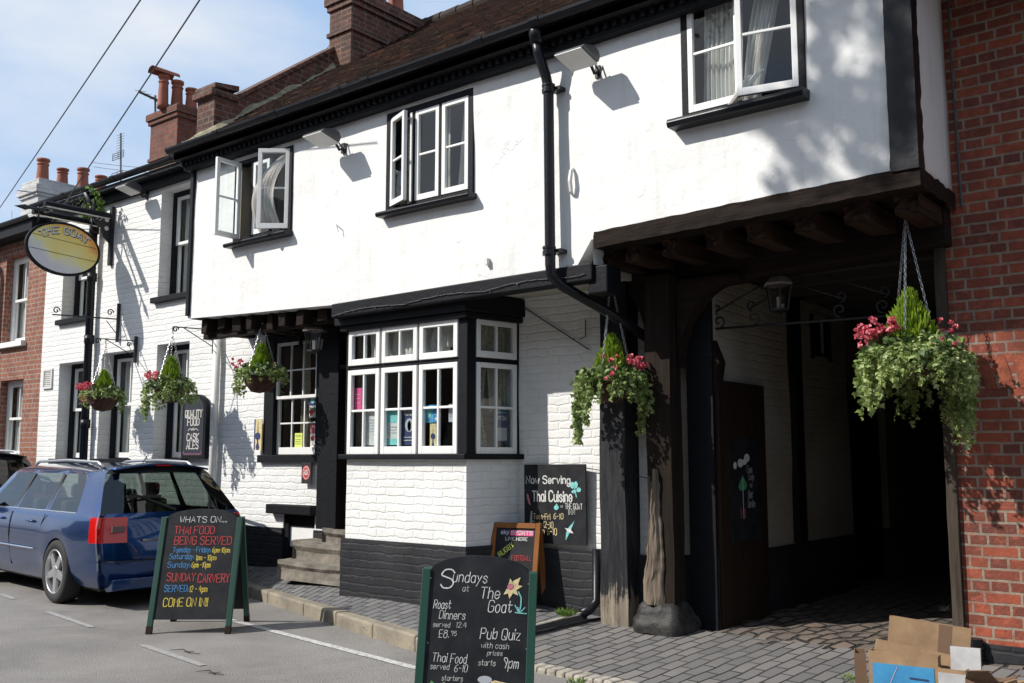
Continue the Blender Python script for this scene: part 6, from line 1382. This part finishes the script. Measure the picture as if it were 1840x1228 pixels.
for k in range(55):
    c = Vector((-4.6 + random.gauss(0, 1.8), -4.6 + random.gauss(0, 1.6), 14.5 + random.gauss(0, 1.8)))
    sx = c.x + .75 * (YU - c.y); sz = c.z - 1.05 * (YU - c.y)
    if sx < .7 and sz > -2.5: continue
    br.append(c)
    for j in range(260): leafs(L1, c + Vector((random.gauss(0, .45), random.gauss(0, .45), random.gauss(0, .35))), ru(.1, .16))
for c in br[::5]: mb.tube([(-5.4, -3.8, 8), Vector((-5.4, -3.8, 9.5)).lerp(c, .5) + Vector((0, 0, .3)), c], [.06, .035, .008], 5)
mb.build('trunk', M['browndoor'], t, smooth=True); L1.build('crown', M['foliage'], t)
# unseen terrace behind the camera, added to cut the sky fill: it shades the street side walls from half of the sky
op = thing('unseen_terrace', (-10, -5.2, 0), 'unseen brown brick terrace behind the camera, added to block sky light', 'building')
HO = [(x, x + .9, z, z + 1.4) for x in range(-38, 13, 3) for z in (.9, 3.7)]
mb = MB(T((0, -5.2, 0)) @ Rz(pi)); wall(mb, -14, 40, -.05, 6.2, [(-b, -a, c, d) for a, b, c, d in HO], 0, .2, 1.5); mb.build('wall', m_brick('brown_brick', (.16, .07, .045), (.1, .05, .035), (.14, .12, .1)), op)
mb = MB()
for a, b, c, d in HO: mb.box(a, b, -5.42, -5.4, c, d)
mb.build('window', M['glass'], op); mb = MB(); mb.box(-40, 14, -5.9, -5.5, 0, 6); mb.build('interior', M['dark'], op)
mb = MB(); mb.prism([(-5.0, 6.15), (-5.0, 6.25), (-8, 8.3), (-11, 6.25), (-11, 6.15)], -40.3, 14.3, 'x'); mb.build('roof', M['lead'], op)
# ================================================================== CAMERA, SUN, SKY
cam = bpy.data.cameras.new('camera'); co = bpy.data.objects.new('camera', cam); COL.objects.link(co); co.location = (0, 0, H)
co.rotation_euler = Matrix((RT, UPV, -FW)).transposed().to_euler(); cam.sensor_width = 36; cam.lens = 36 * F_ / 1840; cam.clip_end = 2000; SC.camera = co
sd = Vector((.75, 1, -1.05)).normalized(); sun = bpy.data.lights.new('sun', 'SUN'); sun.energy = 4.7; sun.angle = radians(.55); sun.color = (1, .955, .89); so = bpy.data.objects.new('sun', sun); COL.objects.link(so); so.rotation_euler = sd.to_track_quat('-Z', 'Y').to_euler(); so.location = (-9, -12, 14)
w = bpy.data.worlds.new('World'); SC.world = w; w.use_nodes = True; nt = w.node_tree; N = nt.nodes; bg = N['Background']
sky = N.new('ShaderNodeTexSky'); sky.sky_type = 'NISHITA'; sky.sun_disc = False; sky.sun_elevation = asin(-sd.z); sky.sun_rotation = atan2(-sd.x, -sd.y); sky.air_density = 1.0; sky.dust_density = 2.0
tc = N.new('ShaderNodeTexCoord'); mp_ = N.new('ShaderNodeMapping'); mp_.inputs['Scale'].default_value = (1, 1, 2.6); mp_.inputs['Location'].default_value = (.75, .1, .2); nz = N.new('ShaderNodeTexNoise'); nz.inputs['Scale'].default_value = 1.7; nz.inputs['Detail'].default_value = 7; nz.inputs['Roughness'].default_value = .5
rp = N.new('ShaderNodeValToRGB'); rp.color_ramp.elements[0].position = .42; rp.color_ramp.elements[1].position = .6; mx = N.new('ShaderNodeMix'); mx.data_type = 'RGBA'; mx.inputs[7].default_value = (6.2, 6.4, 6.7, 1)
k = nt.links.new; k(tc.outputs['Generated'], mp_.inputs[0]); k(mp_.outputs[0], nz.inputs['Vector']); k(nz.outputs['Fac'], rp.inputs[0]); k(rp.outputs[0], mx.inputs[0]); mz = N.new('ShaderNodeMix'); mz.data_type = 'RGBA'; mz.inputs[0].default_value = .72; mz.inputs[7].default_value = (3.5, 5.0, 7.2, 1); k(sky.outputs[0], mz.inputs[6]); k(mz.outputs[2], mx.inputs[6]); k(mx.outputs[2], bg.inputs[0]); bg.inputs[1].default_value = .125
SC.view_settings.view_transform = 'Standard'; SC.view_settings.look = 'None'; SC.view_settings.exposure = .17; SC.view_settings.gamma = 1
SC.cycles.max_bounces = 8; SC.cycles.transparent_max_bounces = 16
